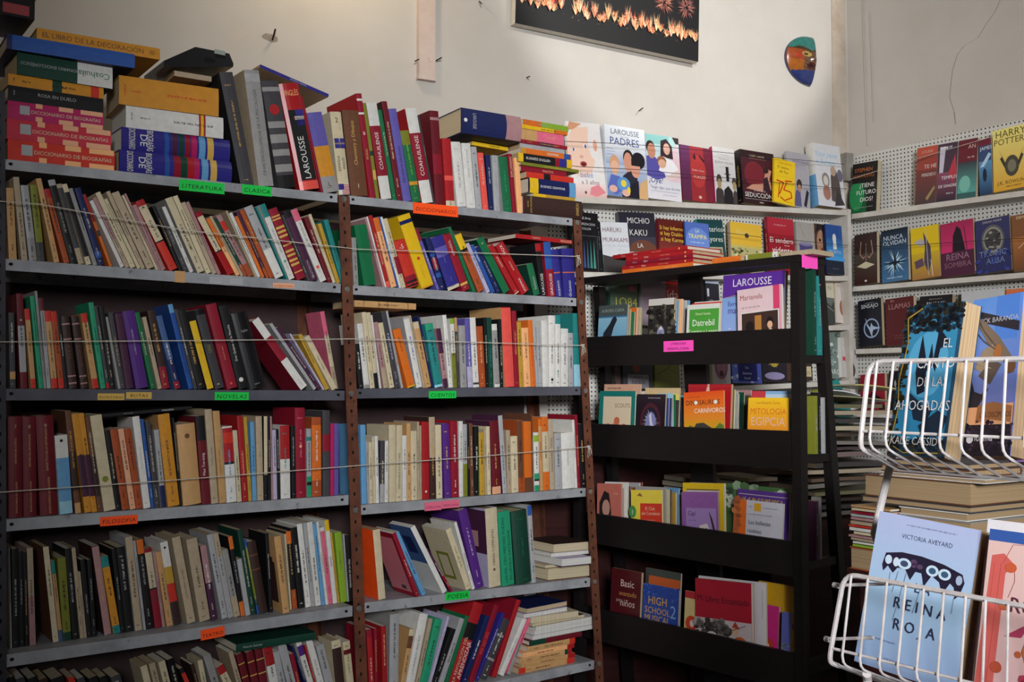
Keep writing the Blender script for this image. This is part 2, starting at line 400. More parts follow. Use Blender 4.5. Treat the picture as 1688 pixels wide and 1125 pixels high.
POSTS = [((-6, 250), (-4, 1100), 3.2), ((567.5, 330), (592, 1000), .021/2), ((952, 370), (987, 1080), .019/2)]
def post_u(i):
    (xa, ya), (xb, yb), _ = POSTS[i]
    ua, za = FB.uz(xa, ya, -.004); ub, zb = FB.uz(xb, yb, -.004)
    return lambda z: ua + (ub-ua)*(z-za)/(zb-za)
PU = [post_u(0), post_u(1), post_u(2)]
ztop = [LIP[(0,1)][1]+.16, LIP[(0,1)][3]-.0035, LIP[(1,1)][3]-.0035]
for i in range(3):
    hw = (.019, .0175, .0165)[i]; mat = (M_POSTD, M_POST, M_POST)[i]
    for rear in (False, True):
        y0 = -.004 if not rear else DEP+.002; y1 = y0+.003
        mb = MB(); zt = ztop[i]
        ut, ub = PU[i](zt), PU[i](0.0)
        ring = lambda u, z: [(u-hw, y0, z), (u+hw, y0, z), (u+hw, y1, z), (u-hw, y1, z)]
        mb.prism(ring(ub, 0), ring(ut, zt))
        fl = .030*(1 if not rear else -1); xs = hw-.003 if i != 2 else hw-.003
        g = lambda u, z: [(u+xs, min(y1, y1+fl), z), (u+xs+.003, min(y1, y1+fl), z), (u+xs+.003, max(y1, y1+fl), z), (u+xs, max(y1, y1+fl), z)]
        mb.prism(g(ub, 0), g(ut, zt))
        p = mb.build('post', mat, case)
        if not rear:
            p['label'] = ('dark grey steel post', 'rusty brown middle post', 'rusty brown right post')[i]
            hm = MB(); z = .30
            while z < zt-.02:
                u = PU[i](z); n = 8
                for dx in ((-.002,) if i else (.006,)):
                    hm.face([(u+dx+.0036*math.cos(2*math.pi*q/n), y0-.0006, z+.0058*math.sin(2*math.pi*q/n)) for q in range(n)])
                z += .0395
            ho = hm.build('bolt_hole', M_HOLE, p); ho['kind'] = 'stuff'
LH = {1: .0235, 2: .026, 3: .0265, 4: .027, 5: .028, 6: .028, 7: .028}
for (bay, k), (ua, za, ub, zb) in sorted(LIP.items()):
    zf = shelf_z(bay, k); zm = (za+zb)/2
    u0 = PU[bay](za)+.0195 if bay == 0 else PU[1](za)+.0185; u1 = PU[bay+1](zb)-(.019 if bay == 0 else .018)
    z0, z1 = zf(u0), zf(u1); lh = LH[k]; th = .0012
    mb = MB()
    bar = lambda u, z, ya, yb, h: [(u, ya, z-h), (u, yb, z-h), (u, yb, z), (u, ya, z)]
    mb.prism(bar(u0, z0, 0, DEP, th), bar(u1, z1, 0, DEP, th)); mb.prism(bar(u0, z0-th, 0, .0014, lh), bar(u1, z1-th, 0, .0014, lh))
    mb.prism(bar(u0, z0-th, DEP-.0014, DEP, lh), bar(u1, z1-th, DEP-.0014, DEP, lh)); mb.prism(bar(u0, z0-lh+th, .0014, .012, th), bar(u1, z1-lh+th, .0014, .012, th))
    s = mb.build('shelf', M_SLATE if k == 3 else M_SHELF, case)
    for q in ((u0+.012, .9), (u1-.020, .9)):
        hb = MB(); n = 10; u = q[0]; z = zf(u)-lh*.45
        hb.prism([(u+.0048*math.cos(2*math.pi*j/n), -.0012, z+.0040*math.sin(2*math.pi*j/n)) for j in range(n)], [(u+.0048*math.cos(2*math.pi*j/n), .0004, z+.0040*math.sin(2*math.pi*j/n)) for j in range(n)])
        hb.build('slot', M_HOLE, s)
for i in range(3):
    for k in range(1, 7):
        z = LIP[(min(i, 1), k)][1 if i < 2 else 3]-.013; u = PU[i](z)-.001; n = 12; mb = MB()
        for r, ya, yb in ((.0085, -.0056, -.0042), (.0052, -.0085, -.0056)):
            mb.prism([(u+r*math.cos(2*math.pi*j/n), ya, z+r*math.sin(2*math.pi*j/n)) for j in range(n)], [(u+r*math.cos(2*math.pi*j/n), yb, z+r*math.sin(2*math.pi*j/n)) for j in range(n)])
        mb.build('bolt', M_BOLT if i else M_POSTD, case)
for bay in (0, 1):
    mb = MB(); ua = PU[bay](1.3)+.0; ub = PU[bay+1](1.3)-(0 if bay == 0 else .03)
    zt = min(LIP[(bay,1)][1], LIP[(bay,1)][3])-.03
    mb.box((ua, DEP+.007, .1), (ub, DEP+.010, zt)); mb.build('back_panel', M_BACK, case)
# handwritten paper tags on the shelf lips and old bits of stickers
def shelf_tag(bay, k, xa, xb, y0, y1, text, col, ink=(20,24,16), rot=0, sz=.5):
    zf = shelf_z(bay, k)
    ua, _ = FB.uz(xa, (y0+y1)/2, -.002); ub, _ = FB.uz(xb, (y0+y1)/2, -.002)
    um = (ua+ub)/2; zc = FB.uz((xa+xb)/2, (y0+y1)/2, -.002)[1]
    hh = (FB.uz((xa+xb)/2, y0)[1]-FB.uz((xa+xb)/2, y1)[1])/2; hw = (ub-ua)/2
    sl = (zf(ub)-zf(ua))/(ub-ua) + rad(rot)
    M = Matrix.Translation((um, -.0022, zc)) @ Matrix.Rotation(-math.atan(sl), 4, 'Y')
    mb = MB(); mb.box((-hw, 0, -hh), (hw, .0008, hh), lin(col)); o = mb.build('shelf_tag', M_INK, case, M)
    o['label'] = f'{word(col)} paper tag handwritten {text.upper()}' if text else f'{word(col)} torn sticker scrap'
    if text:
        tm = MB(); put_text(tm, text, (0, -.0006, -hh*sz), (1, 0, 0), (0, 0, 1), hh*2*sz, lin(ink), hw*1.8, sx=1.15, tr=.05, slant=.12); tm.build('lettering', M_INK, o)
shelf_tag(0,1,295,370,299,317,'LITERATURA','neon'); shelf_tag(0,1,399,448,306,322,'CLASICA','neon')
shelf_tag(1,1,681,755,337,355,'DICCIONARIOS','neonorange',(120,30,10))
shelf_tag(0,2,450,485,467,475,'LITERATURA','peach',(170,60,40),1,.6); shelf_tag(0,2,288,305,447,466,'','tan'); shelf_tag(0,2,345,366,457,469,'','silver'); shelf_tag(0,2,378,400,459,470,'','silver')
shelf_tag(0,3,161,205,649,660,'ESCRITORAS','gold',(70,50,20)); shelf_tag(0,3,208,250,647,658,'RUTAS','gold',(70,50,20)); shelf_tag(0,3,354,410,647,660,'NOVELAS','neon',sz=.6)
shelf_tag(1,3,707,752,645,657,'CUENTOS','neon',sz=.6)
shelf_tag(0,4,165,227,851,866,'FILOSOFIA','neonorange',(60,20,10)); shelf_tag(1,4,700,728,828,842,'LITERATURA','pink',(120,30,80)); shelf_tag(1,4,729,757,825,838,'MEXICANA','pink',(120,30,80))
shelf_tag(0,5,331,370,1036,1053,'TEATRO','neonorange',(50,20,10),3); shelf_tag(1,5,735,774,976,989,'POESIA','neon',sz=.6)

# ------------------------------------------------------------------ rows of standing books
def quad2(u, z, w, h, a):
    ux, uz = math.sin(a), math.cos(a); rx, rz = math.cos(a), -math.sin(a)
    return [(u, z), (u+rx*w, z+rz*w), (u+rx*w+ux*h, z+rz*w+uz*h), (u+ux*h, z+uz*h)]
def overlap(A, B, eps=0.0):
    for P in (A, B):
        for i in range(4):
            x0, y0 = P[i]; x1, y1 = P[(i+1) % 4]; nx, ny = y1-y0, x0-x1
            l = math.hypot(nx, ny) or 1; nx /= l; ny /= l
            a = [x*nx+y*ny for x, y in A]; b = [x*nx+y*ny for x, y in B]
            if max(a)+.0003 < min(b) or max(b)+.0003 < min(a): return False
    return True
RANK = ORD[1:]
LOG = []
def row(bay, k, zoom, text, where, group, v=.012, start=(), umax=None, right_from=None):
    x0, y0, s = zoom if zoom else (0, 0, 1); zf = shelf_z(bay, k); placed = list(start); items = []
    Z = zoom
    for line in text.strip().splitlines():
        line = line.split('#')[0].strip()
        if not line: continue
        tk = line.split()
        if tk[0] == 'zoom': Z = tuple(float(x) for x in tk[1:4]); continue
        bl, br, tx, ty = (float(x) for x in tk[:4]); base = tk[4]; sp = parse(tk[5:])
        x0, y0, s = Z
        px = lambda X, Y: (x0+X/s, y0+Y/s)
        vv = v+sp.get('v', 0)
        if 'up' in sp:   # bottom edge given at image row 'up' of the zoom, extended down to the shelf
            A = FB.uz(*px(bl, sp['up']), vv); B = FB.uz(*px(br, sp['up']), vv); T = FB.uz(*px(tx, ty), vv)
            a = math.atan2(T[0]-A[0], T[1]-A[1]); w = (B[0]-A[0])*math.cos(a)
            u0 = A[0]-(A[1]-zf(A[0]))*math.tan(a); u1 = u0+(B[0]-A[0])
        else:
            u0 = FB.u_at(px(bl, 0)[0], zf, vv); u1 = FB.u_at(px(br, 0)[0], zf, vv)
            T = FB.uz(*px(tx, ty), vv)
            a = math.atan2(T[0]-u0, T[1]-zf(u0)); w = (u1-u0)*math.cos(a)
        w = max(w-.0004, .0045)
        hh = math.hypot(T[0]-u0, T[1]-zf(u0))
        items.append([u0, zf(u0), w, hh, a, vv, base, sp])
    n = len(items); out = []
    for i, (u, z, w, h, a, vv, base, sp) in enumerate(items):
        D = sp.get('D', min(max(.60*h, .085), .19))
        z += max(0.0, zf(u+w)-zf(u)-w*math.sin(max(0, -a))) + .0003
        if a > 0: # leaning right: pivot on the lower right corner
            uu = u+w*(1/math.cos(a)-math.cos(a)) if False else u; zz = z+w*math.sin(a)
        else: uu, zz = u, z
        clash = lambda uu, w, a: [q for q, (va, vb) in placed if vb > vv and va < vv+D and overlap(quad2(uu, (z+w*math.sin(a) if a > 0 else z), w, h, a), q, .0)]
        w0 = w; moved = 0
        if clash(uu, w, a):
            best = None
            for da in (0, .012, -.012, .024, -.024, .04, -.04, .06, -.06, .09, -.09, .13):
                for sft in range(0, 40):
                    d = sft*.0006; ww = max(w0-d*.8, min(w0, .006))
                    if not clash(uu+d, ww, a+da):
                        cost = d+abs(da)*.10
                        if best is None or cost < best[0]: best = (cost, d, ww, da)
                        break
            if best is None:
                for sft in range(40, 160):
                    d = sft*.0006; ww = max(w0-d*.8, min(w0, .006))
                    if not clash(uu+d, ww, a): best = (d, d, ww, 0); break
            if best: uu += best[1]; w = best[2]; a += best[3]; moved = best[0]
            else: LOG.append(('NOFIT', where, i+1)); continue
        zz = z+w*math.sin(a) if a > 0 else z
        zz += .0004
        if moved > .006: LOG.append((where, i+1, round(moved*1000, 1)))
        placed.append((quad2(uu, zz-.0004, w, h, a), (vv, vv+D)))
        out.append((uu, zz, w, h, a, vv, D, base, sp))
    n = len(out)
    for i, (uu, zz, w, h, a, vv, D, base, sp) in enumerate(out):
        sl = (zf(uu+.05)-zf(uu))/.05
        M = FB.M(uu, vv, zz) @ Matrix.Rotation(a, 4, 'Y')
        o = make_book(M, w, D, h, base, sp)
        pos = f'{ordinal(i+1)} from left' if i < n/2 else f'{ordinal(n-i)} from right'
        lb = sp.get('lb') or look(base, sp, w)
        tag(o, f'{lb}, {pos}, {where}', 'book', group)
    return placed
ZA = (0, 0, 3.517); ZB = (360, 80, 4.0175); ZC = (640, 150, 4.5); ZD = (0, 270, 5.357); ZE = (280, 270, 5.1125); ZF = (560, 330, 4.019)
ZG = (0, 460, 5.357); ZH = (280, 470, 5.275); ZI = (570, 480, 4.117); ZJ = (0, 650, 4.89); ZK = (280, 650, 4.89); ZL = (570, 650, 4.019)
ZM = (0, 840, 3.947); ZN = (280, 840, 3.947); ZO = (580, 830, 3.8125); ZP = (780, 830, 3.8125)

# ------------------------------------------------------------------ lying books
def lie(bay, zoom, items, where, group, z=None, k=None, v=.012, F=None):
    """stack of lying books from the bottom up: Xl Xr Ytop Ybot base tokens..., all at the left end in the zoom's pixels"""
    x0, y0, s = zoom; zc = z; F = F or FB
    for i, line in enumerate([l for l in items.strip().splitlines() if l.split('#')[0].strip()]):
        tk = line.split('#')[0].split(); xl, xr, yt, yb = (float(q) for q in tk[:4]); base = tk[4]; sp = parse(tk[5:])
        vv = v+sp.get('v', 0); px = lambda X, Y: (x0+X/s, y0+Y/s)
        A = F.uz(*px(xl, yb), vv); B = F.uz(*px(xl, yt), vv)
        u1 = F.u_at(px(xr, 0)[0], A[1], vv); w = max(B[1]-A[1]-.0005, .004)
        if zc is None: zc = shelf_z(bay, k)(A[0]) if k else A[1]
        ub = A[0]; h = u1-A[0]; D = sp.get('D', min(max(.66*h, .09), .22))
        sl = 0 if k is None else math.atan((shelf_z(bay, k)(u1)-shelf_z(bay, k)(ub))/h)
        yw = rad(sp.get('y', 0))
        # z->+u, x->-z ; 'dn' turns the spine print upside down
        R = Matrix(((0, 0, 1, 0), (0, 1, 0, 0), (-1, 0, 0, w), (0, 0, 0, 1)))
        if sp.get('dn'): R = Matrix(((0, 0, -1, h), (0, 1, 0, 0), (1, 0, 0, 0), (0, 0, 0, 1)))
        if sp.get('pg'): R = Matrix.Translation((h, D, 0)) @ Matrix.Rotation(math.pi, 4, 'Z') @ R
        zz = zc + (h*math.sin(sl) if False else 0) + .0003
        M = F.M(ub, vv, zz) @ Matrix.Rotation(-sl-rad(sp.get('r', 0)), 4, 'Y') @ Matrix.Rotation(yw, 4, 'Z') @ R
        o = make_book(M, w, D, h, base, sp)
        zc = zz + w/math.cos(sl); ZS.append(zc)
        n = len([l for l in items.strip().splitlines() if l.split('#')[0].strip()])
        what = LB.pop(0) if LB else f"{size_word(w)} {word(base)} book lying flat"
        where2 = where if n == 1 else (f'lowest of {where}' if i == 0 else (f'{ordinal(i+1)} up in {where}' if i < n-1 else f'topmost of {where}'))
        tag(o, f'{what}, {where2}', 'book', group)
    return zc
ZS = []
LB = ['scarlet biography dictionary with cream blocks', 'coral biography dictionary with cream blocks', 'magenta biography dictionary with cream blocks', 'black hardback with pale title', 'yellow orange book with dark middle band', 'dark green dictionary with white label upside down', 'wide royal blue hardback', 'wide yellow decorating book']
G = 'books on the metal bookcase'
gstack = 'books lying in stacks on top of the bookcase'
z_stack = lie(0, ZA, '''
45 665 770 895 scarlet q:0.28:0.35:0:.26:apricot q:0.28:0.35:.74:1:apricot q:0.52:0.67:0:.26:apricot q:0.52:0.67:.74:1:apricot q:0.75:0.99:0:.26:apricot q:0.75:0.99:.74:1:apricot t:DICCIONARIO_DE_BIOGRAFÍAS:cream:.60:.20 q:.12:.22:.2:.7:silver n
40 645 645 765 cerise q:0.28:0.35:0:.26:peach q:0.28:0.35:.74:1:peach q:0.52:0.67:0:.26:peach q:0.52:0.67:.74:1:peach q:0.75:0.99:0:.26:peach q:0.75:0.99:.74:1:peach t:DICCIONARIO_DE_BIOGRAFÍAS:cream:.60:.20 q:.12:.22:.2:.7:silver n
45 600 535 640 magenta q:0.28:0.35:0:.26:peach q:0.28:0.35:.74:1:peach q:0.52:0.67:0:.26:peach q:0.52:0.67:.74:1:peach q:0.75:0.99:0:.26:peach q:0.75:0.99:.74:1:peach t:DICCIONARIO_DE_BIOGRAFÍAS:cream:.60:.20 q:.12:.22:.2:.7:silver n
48 602 445 535 black s:silver hard t:ROSA_EN_DUELO:silver:.5:.22:u:.4 y:1
48 605 370 440 ochre b0-.42:ochre b.45-.55:bottle b.86-.95:scarlet y:1.5 v:.004
100 655 235 365 bottle t:DICCIONARIO_ENCICLOPÉDICO:silver:.62:.22 b0-.38:white t:Coahuila:green:.2:.28 dn n hard y:1
40 775 118 205 blue c:navy hard b0-.04:navy n s:silver v:-.012 y:-2 D:.26
215 925 45 115 ochre hard c:mustard t:EL_LIBRO_DE_LA_DECORACIÓN:brown:.45:.42 t:III:brown:.93:.42 n D:.24 v:-.01 y:-1
''', "the top shelf's left stack", gstack, k=1)
Z_BLUE = ZS[6]
lie(0, ZA, '''
690 1340 838 970 royal round n t:DICCIONARIO:white:.11:.5:x t:DE:white:.19:.3:x t:BIOGRAFÍAS:white:.27:.5:x b.39-.43:blue b.47-.53:crimson b.53-.59:bottle b.59-.65:red b.65-.70:magenta b.72-.78:sky b.80-.86:gold gloss hard
705 1330 692 828 royal round n t:DICCIONARIO:white:.11:.5:x t:DE:white:.19:.3:x t:BIOGRAFÍAS:white:.27:.5:x b.38-.42:blue b.45-.50:plum b.51-.56:bottle b.57-.62:crimson b.63-.68:magenta b.70-.76:sky b.78-.84:gold gloss hard v:.004
730 1285 558 686 white b.74-.76:red b.76-.79:yellow b.79-.81:red hard s:charcoal y:-3 v:.006
690 1255 383 552 ochre hard c:tan s:scarlet y:-4 v:.004
''', "the top shelf's second stack", gstack, k=1)
row(0, 1, ZB, '''
150 240 5 160 charcoal hard c:black D:.2 v:.03
265 368 165 142 grey hard b.9-.97:silver t:GRAN_ENCICLOPEDIA_DE_LA_PSICOLOGÍA:charcoal:.46:.2 D:.22 c:beige n
400 515 280 215 charcoal b0-.12:black b.15-.22:grey b.3-.36:grey b.42-.5:grey b.56-.62:grey b.9-.94:grey m:red:.73:.3 D:.18 n
540 676 370 240 red gloss hard round b.0-.08:coral q:.09:.70:.14:.9:black q:.70:.75:.14:.5:black q:.60:.75:.5:.9:royal q:.655:.69:.42:.9:white q:.665:.68:.36:.9:scarlet t:LAROUSSE:white:.30:.30 t:INGLÉS:apricot:.91:.26:x D:.17 n
678 692 520 325 crimson n D:.17
697 800 578 430 violet b0-.20:grey b.20-.58:ochre hard D:.15 s:brown t:L:black:.1:.26:x
800 873 738 420 cream b0-.13:white q:0.005:0.014:.3:1:red q:0.023:0.032:.3:1:red q:0.041:0.050:.3:1:red q:0.059:0.068:.3:1:red q:0.077:0.086:.3:1:red q:0.095:0.104:.3:1:red q:0.113:0.122:.3:1:red q:.06:.13:0:.5:royal q:.56:.68:.1:1:royal q:.61:.63:.1:1:white q:.56:.68:.5:.62:white q:.615:.625:.1:1:red q:.56:.68:.53:.59:red t:2:black:.90:.4:x t:ESPAÑOL:black:.38:.22:u:.3 t:INGLÉS:black:.38:.22:u:.72 b.66-.665:red D:.14 n
''', 'top shelf, left bay', 'upright books on the top shelf')
row(1, 1, ZB, '''
879 990 816 410 brown t:Chemistry_y_Dibujos:gold:.62:.2 t:1:cream:.12:.25:x c:chocolate hard D:.15 n
998 1042 848 300 crimson c:red n t:B:white:.62:.5:x t:ROSAS:gold:.42:.4 b.93-.95:white b.80-.82:white hard D:.19
1045 1068 905 365 olive b.2-.3:gold b.45-.5:bottle n D:.17
1072 1148 938 362 crimson b0-.24:white b.76-1:white t:COAHUILENSE:white:.50:.34 hard n D:.18
1150 1182 1018 410 green D:.17 s:cream
1186 1222 1080 352 maroon hard c:chocolate D:.18 s:cream
1226 1280 1112 402 violet D:.17 t:DE_NUEVA_ORLEANS:navy:.4:.3 n
1286 1344 1192 548 green b.24-.29:ochre b.80-1:olive D:.15 s:lime
1350 1424 1236 400 crimson b0-.24:white b.74-1:white t:COAHUILENSE:white:.50:.34 c:red hard n D:.19
1426 1438 1312 445 charcoal t:INMIGRACIONES:grey:.6:.5 n D:.16
zoom 640 150 4.5
345 415 300 145 maroon hard n b.33-.54:crimson b.9-.93:mauve D:.18
430 495 397 352 red b0-.08:cream b.38-.45:coral n D:.15 t:5:charcoal:.04:.34:x
510 580 452 378 white b0-.01:grey D:.13 s:grey
585 650 542 388 white D:.13 s:silver
655 697 612 415 silver D:.12
703 745 662 460 coral D:.12 s:cream
750 784 722 475 navy D:.12 s:silver
787 830 768 478 silver D:.12 s:grey
855 920 815 488 green hard c:silver D:.12 s:emerald
925 955 887 468 crimson D:.12 t:DIPLOMADO:cream:.78:.5 n
960 998 932 497 apricot D:.12 n
''', 'top shelf, right bay', 'upright books on the top shelf')
row(0, 2, ZD, '''
80 150 50 215 tan
190 245 82 120 beige
260 330 138 195 silver gloss b.0-.3:grey
335 400 168 195 olive b.0-.25:charcoal
445 525 180 147 tan hard
565 620 325 240 rust b.88-1:red
625 690 412 150 black b.93-1:silver s:grey
695 745 468 190 beige b.2-.95:charcoal
760 810 500 195 cream b.1-.9:black
825 865 542 240 grey
870 930 566 245 navy b.1-.18:blue
945 995 625 300 orange b.62-1:red b.42-.5:charcoal
1065 1105 737 355 white gloss n t:7:charcoal:.05:.5:x
1110 1150 812 312 mauve b.0-.4:beige
1155 1205 842 262 cream
1215 1247 912 320 cream
1250 1288 937 252 beige
1300 1375 976 268 beige c:mauve hard
1380 1403 1077 285 cream
1406 1424 1098 268 mauve
1427 1470 1167 372 mauve
1500 1585 1182 345 scarlet b.42-.92:cream b.40-.42:black b.92-1:red m:black:.9:.1 s:charcoal
zoom 280 270 5.1125
85 116 -150 362 black
120 165 -110 388 charcoal s:silver
170 205 -66 370 white
235 303 -40 300 cream c:grey
310 356 0 290 cream
360 402 58 348 beige
405 437 82 352 mauve
490 555 167 445 red b.38-.93:cream b.0-.36:red b.36-.38:black b.93-1:crimson gloss hard s:charcoal
560 597 306 470 orange b.0-.5:apricot
600 626 333 450 beige
628 660 372 470 bottle b.0-.2:rust
665 715 388 445 mauve b.0-.2:rust b.75-.9:scarlet
720 737 470 402 beige
740 770 500 422 white
775 806 517 462 orange
810 842 550 415 plum b.0-.15:rust s:gold
845 886 588 398 rust s:gold
890 975 592 390 silver c:grey hard b.0-.4:white
985 1001 720 368 teal
1006 1060 754 352 white b.83-1:teal m:emerald:.24:.2 s:grey
1075 1160 806 402 crimson hard b.1-.115:gold b.2-.23:gold b.26-.29:gold b.33-.36:gold b.39-.42:gold b.48-.50:gold b.60-.63:gold b.66-.69:gold b.72-.75:gold b.84-.86:gold b.88-.9:gold n
1165 1190 940 440 charcoal
1192 1260 953 405 plum b.9-1:black s:cream t:MASTODON:silver:.16:.3 
1270 1330 1012 400 white b.84-1:pink m:coral:.2:.25 s:grey
1335 1374 1130 458 maroon
1376 1402 1168 432 cream s:grey
1408 1440 1246 510 mustard
1445 1485 1296 478 teal
''', 'second shelf, left bay', 'books on the second shelf of the left bay')
row(1, 2, ZF, '''
95 125 78 250 grey
160 245 72 172 green gloss n D:.15
250 286 80 138 mauve
290 300 130 122 white
303 336 146 115 red b.0-.08:coral s:cream
340 381 195 128 apricot b.8-1:orange
384 391 205 128 blue
393 411 242 122 white
413 441 272 132 cream b.2-.45:crimson
455 535 354 280 scarlet b.08-.25:crimson b.02-.06:black b.1-.14:black t:-5:white:.86:.34:x D:.14
545 638 346 128 yellow gloss b.88-.93:navy b.0-.02:ochre t:PLANETA:mustard:.22:.16 m:scarlet:.4:.12 n D:.16
642 665 492 195 violet b.8-1:crimson
667 702 565 252 navy b.4-.6:crimson b.64-.7:blue b.24-.32:blue t:OXFORD:white:.5:.4 
717 808 596 258 royal c:navy b.62-.8:violet b.0-.06:cream hard D:.16 s:violet
815 872 664 246 crimson b.1-.14:gold hard t:ESPAÑOL:cream:.76:.3 D:.16
880 906 693 195 green n D:.17
917 970 742 250 rust b.75-1:yellow c:brown b.70-.75:black
976 1002 835 295 lavender
1008 1036 856 312 blue t:SAPIENS:white:.76:.5 n
1040 1076 886 325 navy s:silver
1086 1145 880 285 green gloss hard c:bottle n t:V:cream:.9:.3:x D:.15
1160 1203 976 318 red b.0-.02:cream t:GRAMMAR:cream:.66:.3
1208 1276 1032 308 red gloss hard t:VOX:white:.88:.34 t:VOXMAX:white:.15:.34 t:ESCOLAR:cream:.55:.16 n D:.16
1286 1330 1236 428 green t:Italiano:silver:.38:.4 c:bottle n D:.13
1332 1370 1292 285 black hard b.84-.98:red t:LAROUSSE:white:.22:.5 n D:.14
1382 1430 1348 280 crimson b.5-1:blue t:LAROUSSE:white:.22:.42 hard D:.13 s:cream
1433 1478 1396 330 royal b.5-.52:orange t:OCEANO:white:.18:.36 hard s:silver D:.13
1486 1566 1466 322 royal b.5-.52:orange t:OCEANO:white:.18:.22 hard s:silver D:.13
''', 'second shelf, right bay', 'books on the second shelf of the right bay')
row(0, 3, ZG, '''
90 140 76 300 charcoal b.12-.22:tan
182 243 142 132 maroon b.17-.66:silver m:cream:.72:.16 s:charcoal
275 320 216 268 tan b.86-1:scarlet b.0-.12:scarlet
345 385 263 155 emerald s:bottle
388 411 306 110 grey
415 451 346 172 silver b.86-1:maroon
455 510 390 285 tan b.86-1:scarlet b.0-.13:scarlet
515 570 442 290 rust b.86-1:scarlet b.0-.13:scarlet
575 605 500 310 black
610 685 527 335 chocolate hard round b.88-.9:mauve b.67-.69:mauve b.16-.18:mauve b.06-.08:mauve s:brown
715 780 627 332 chocolate hard round b.88-.9:mauve b.67-.69:mauve b.16-.18:mauve b.06-.08:mauve s:brown
820 875 712 310 tan b.88-1:scarlet b.0-.13:scarlet
890 935 780 212 emerald s:bottle
937 972 826 242 charcoal b.0-.07:red
976 1022 872 245 black
1040 1063 920 340 grey n
1067 1110 956 302 charcoal s:beige
1114 1182 1012 312 plum n
1200 1310 1076 292 purple hard t:EL_ÁRBOL_DE_LA_SABIDURÍA:lavender:.6:.12 n
1330 1376 1186 302 green
1395 1432 1255 342 beige
1436 1502 1300 285 chocolate b.0-.28:crimson
1545 1600 1362 338 denim b.0-.1:crimson b.1-.4:navy
zoom 280 470 5.275
165 207 -18 175 blue b.9-1:sky gloss s:sky t:VARGAS_UNIVERSAL:navy:.35:.5
212 242 22 222 charcoal
246 312 66 232 black
325 385 168 322 yellow hard c:black t:ENIGMAS:ochre:.55:.24 n
397 478 216 222 charcoal b.93-1:black t:GRIS:olive:.5:.34 gloss
500 594 310 178 crimson hard t:Un_siglo_de_música:peach:.42:.12 m:coral:.06:.12 n
600 681 422 190 black hard t:Don_Quijote_de_la_Mancha:white:.55:.26 m:white:.11:.25 n
702 845 532 258 black hard round gloss c:charcoal t:Papillon:grey:.76:.16:x s:grey D:.15
1140 1222 715 322 crimson b.0-.42:white b.74-1:white hard t:SANTOS:mauve:.08:.2 n D:.13
1252 1286 866 348 silver n D:.12
1292 1330 918 385 plum D:.12
1334 1352 1040 432 lavender D:.12
1356 1394 1116 442 mustard D:.12
1412 1466 1168 462 cream D:.12 t:GRANDES_NÚMEROS:charcoal:.5:.2 n
1428 1466 1306 236 pink b.0-.3:beige b.3-.7:cream v:.13 D:.10 
''', 'third shelf, left bay', 'books on the third shelf of the left bay')
row(1, 3, ZI, '''
90 122 60 362 black
126 163 72 225 white b.0-.05:grey
166 196 81 150 cream
198 226 112 152 cream b.0-.2:black
229 240 150 168 white
243 287 122 228 mauve b.0-.3:beige
292 331 190 226 cream
336 371 220 148 charcoal s:lavender
374 391 250 142 silver
420 474 318 268 orange gloss b.0-.02:yellow t:LA_ESCALERA:chocolate:.74:.2 t:L:black:.07:.3:x n
480 521 388 182 silver b.0-.97:white s:violet
524 541 416 172 beige
543 582 450 217 tan b.9-1:cream
586 601 488 177 navy
605 660 536 228 teal b.9-1:emerald b.0-.04:aqua
665 697 612 258 mauve b.58-1:plum b.0-.15:plum
700 726 656 165 white
728 756 706 188 white b.0-.5:olive b.92-1:lime
758 776 736 182 charcoal b.8-1:tan
780 823 766 236 grey
826 862 800 187 violet b.0-.3:lavender s:white
866 905 836 182 white b.04-.07:charcoal
908 950 886 242 rust s:apricot
953 971 936 182 black
973 1005 956 182 bottle s:teal
1012 1047 990 226 white b.05-.9:grey
1050 1070 1036 192 black
1080 1145 1052 112 red hard b.0-.99:coral c:tan D:.18 n s:crimson
1148 1178 1126 136 crimson hard
1181 1208 1161 212 mustard
1211 1256 1192 252 apricot
1259 1289 1236 198 orange s:scarlet
1291 1311 1266 226 silver
1312 1336 1291 247 silver
1338 1376 1326 202 white n
1380 1420 1376 167 white m:black:.1:.2 s:black D:.17
1423 1458 1421 167 white b.88-1:teal m:teal:.22:.14
1461 1509 1461 256 white
1512 1546 1496 286 silver
1549 1590 1526 152 teal n b.0-.3:aqua
1592 1602 1568 192 white n
''', 'third shelf, right bay', 'books on the third shelf of the right bay')
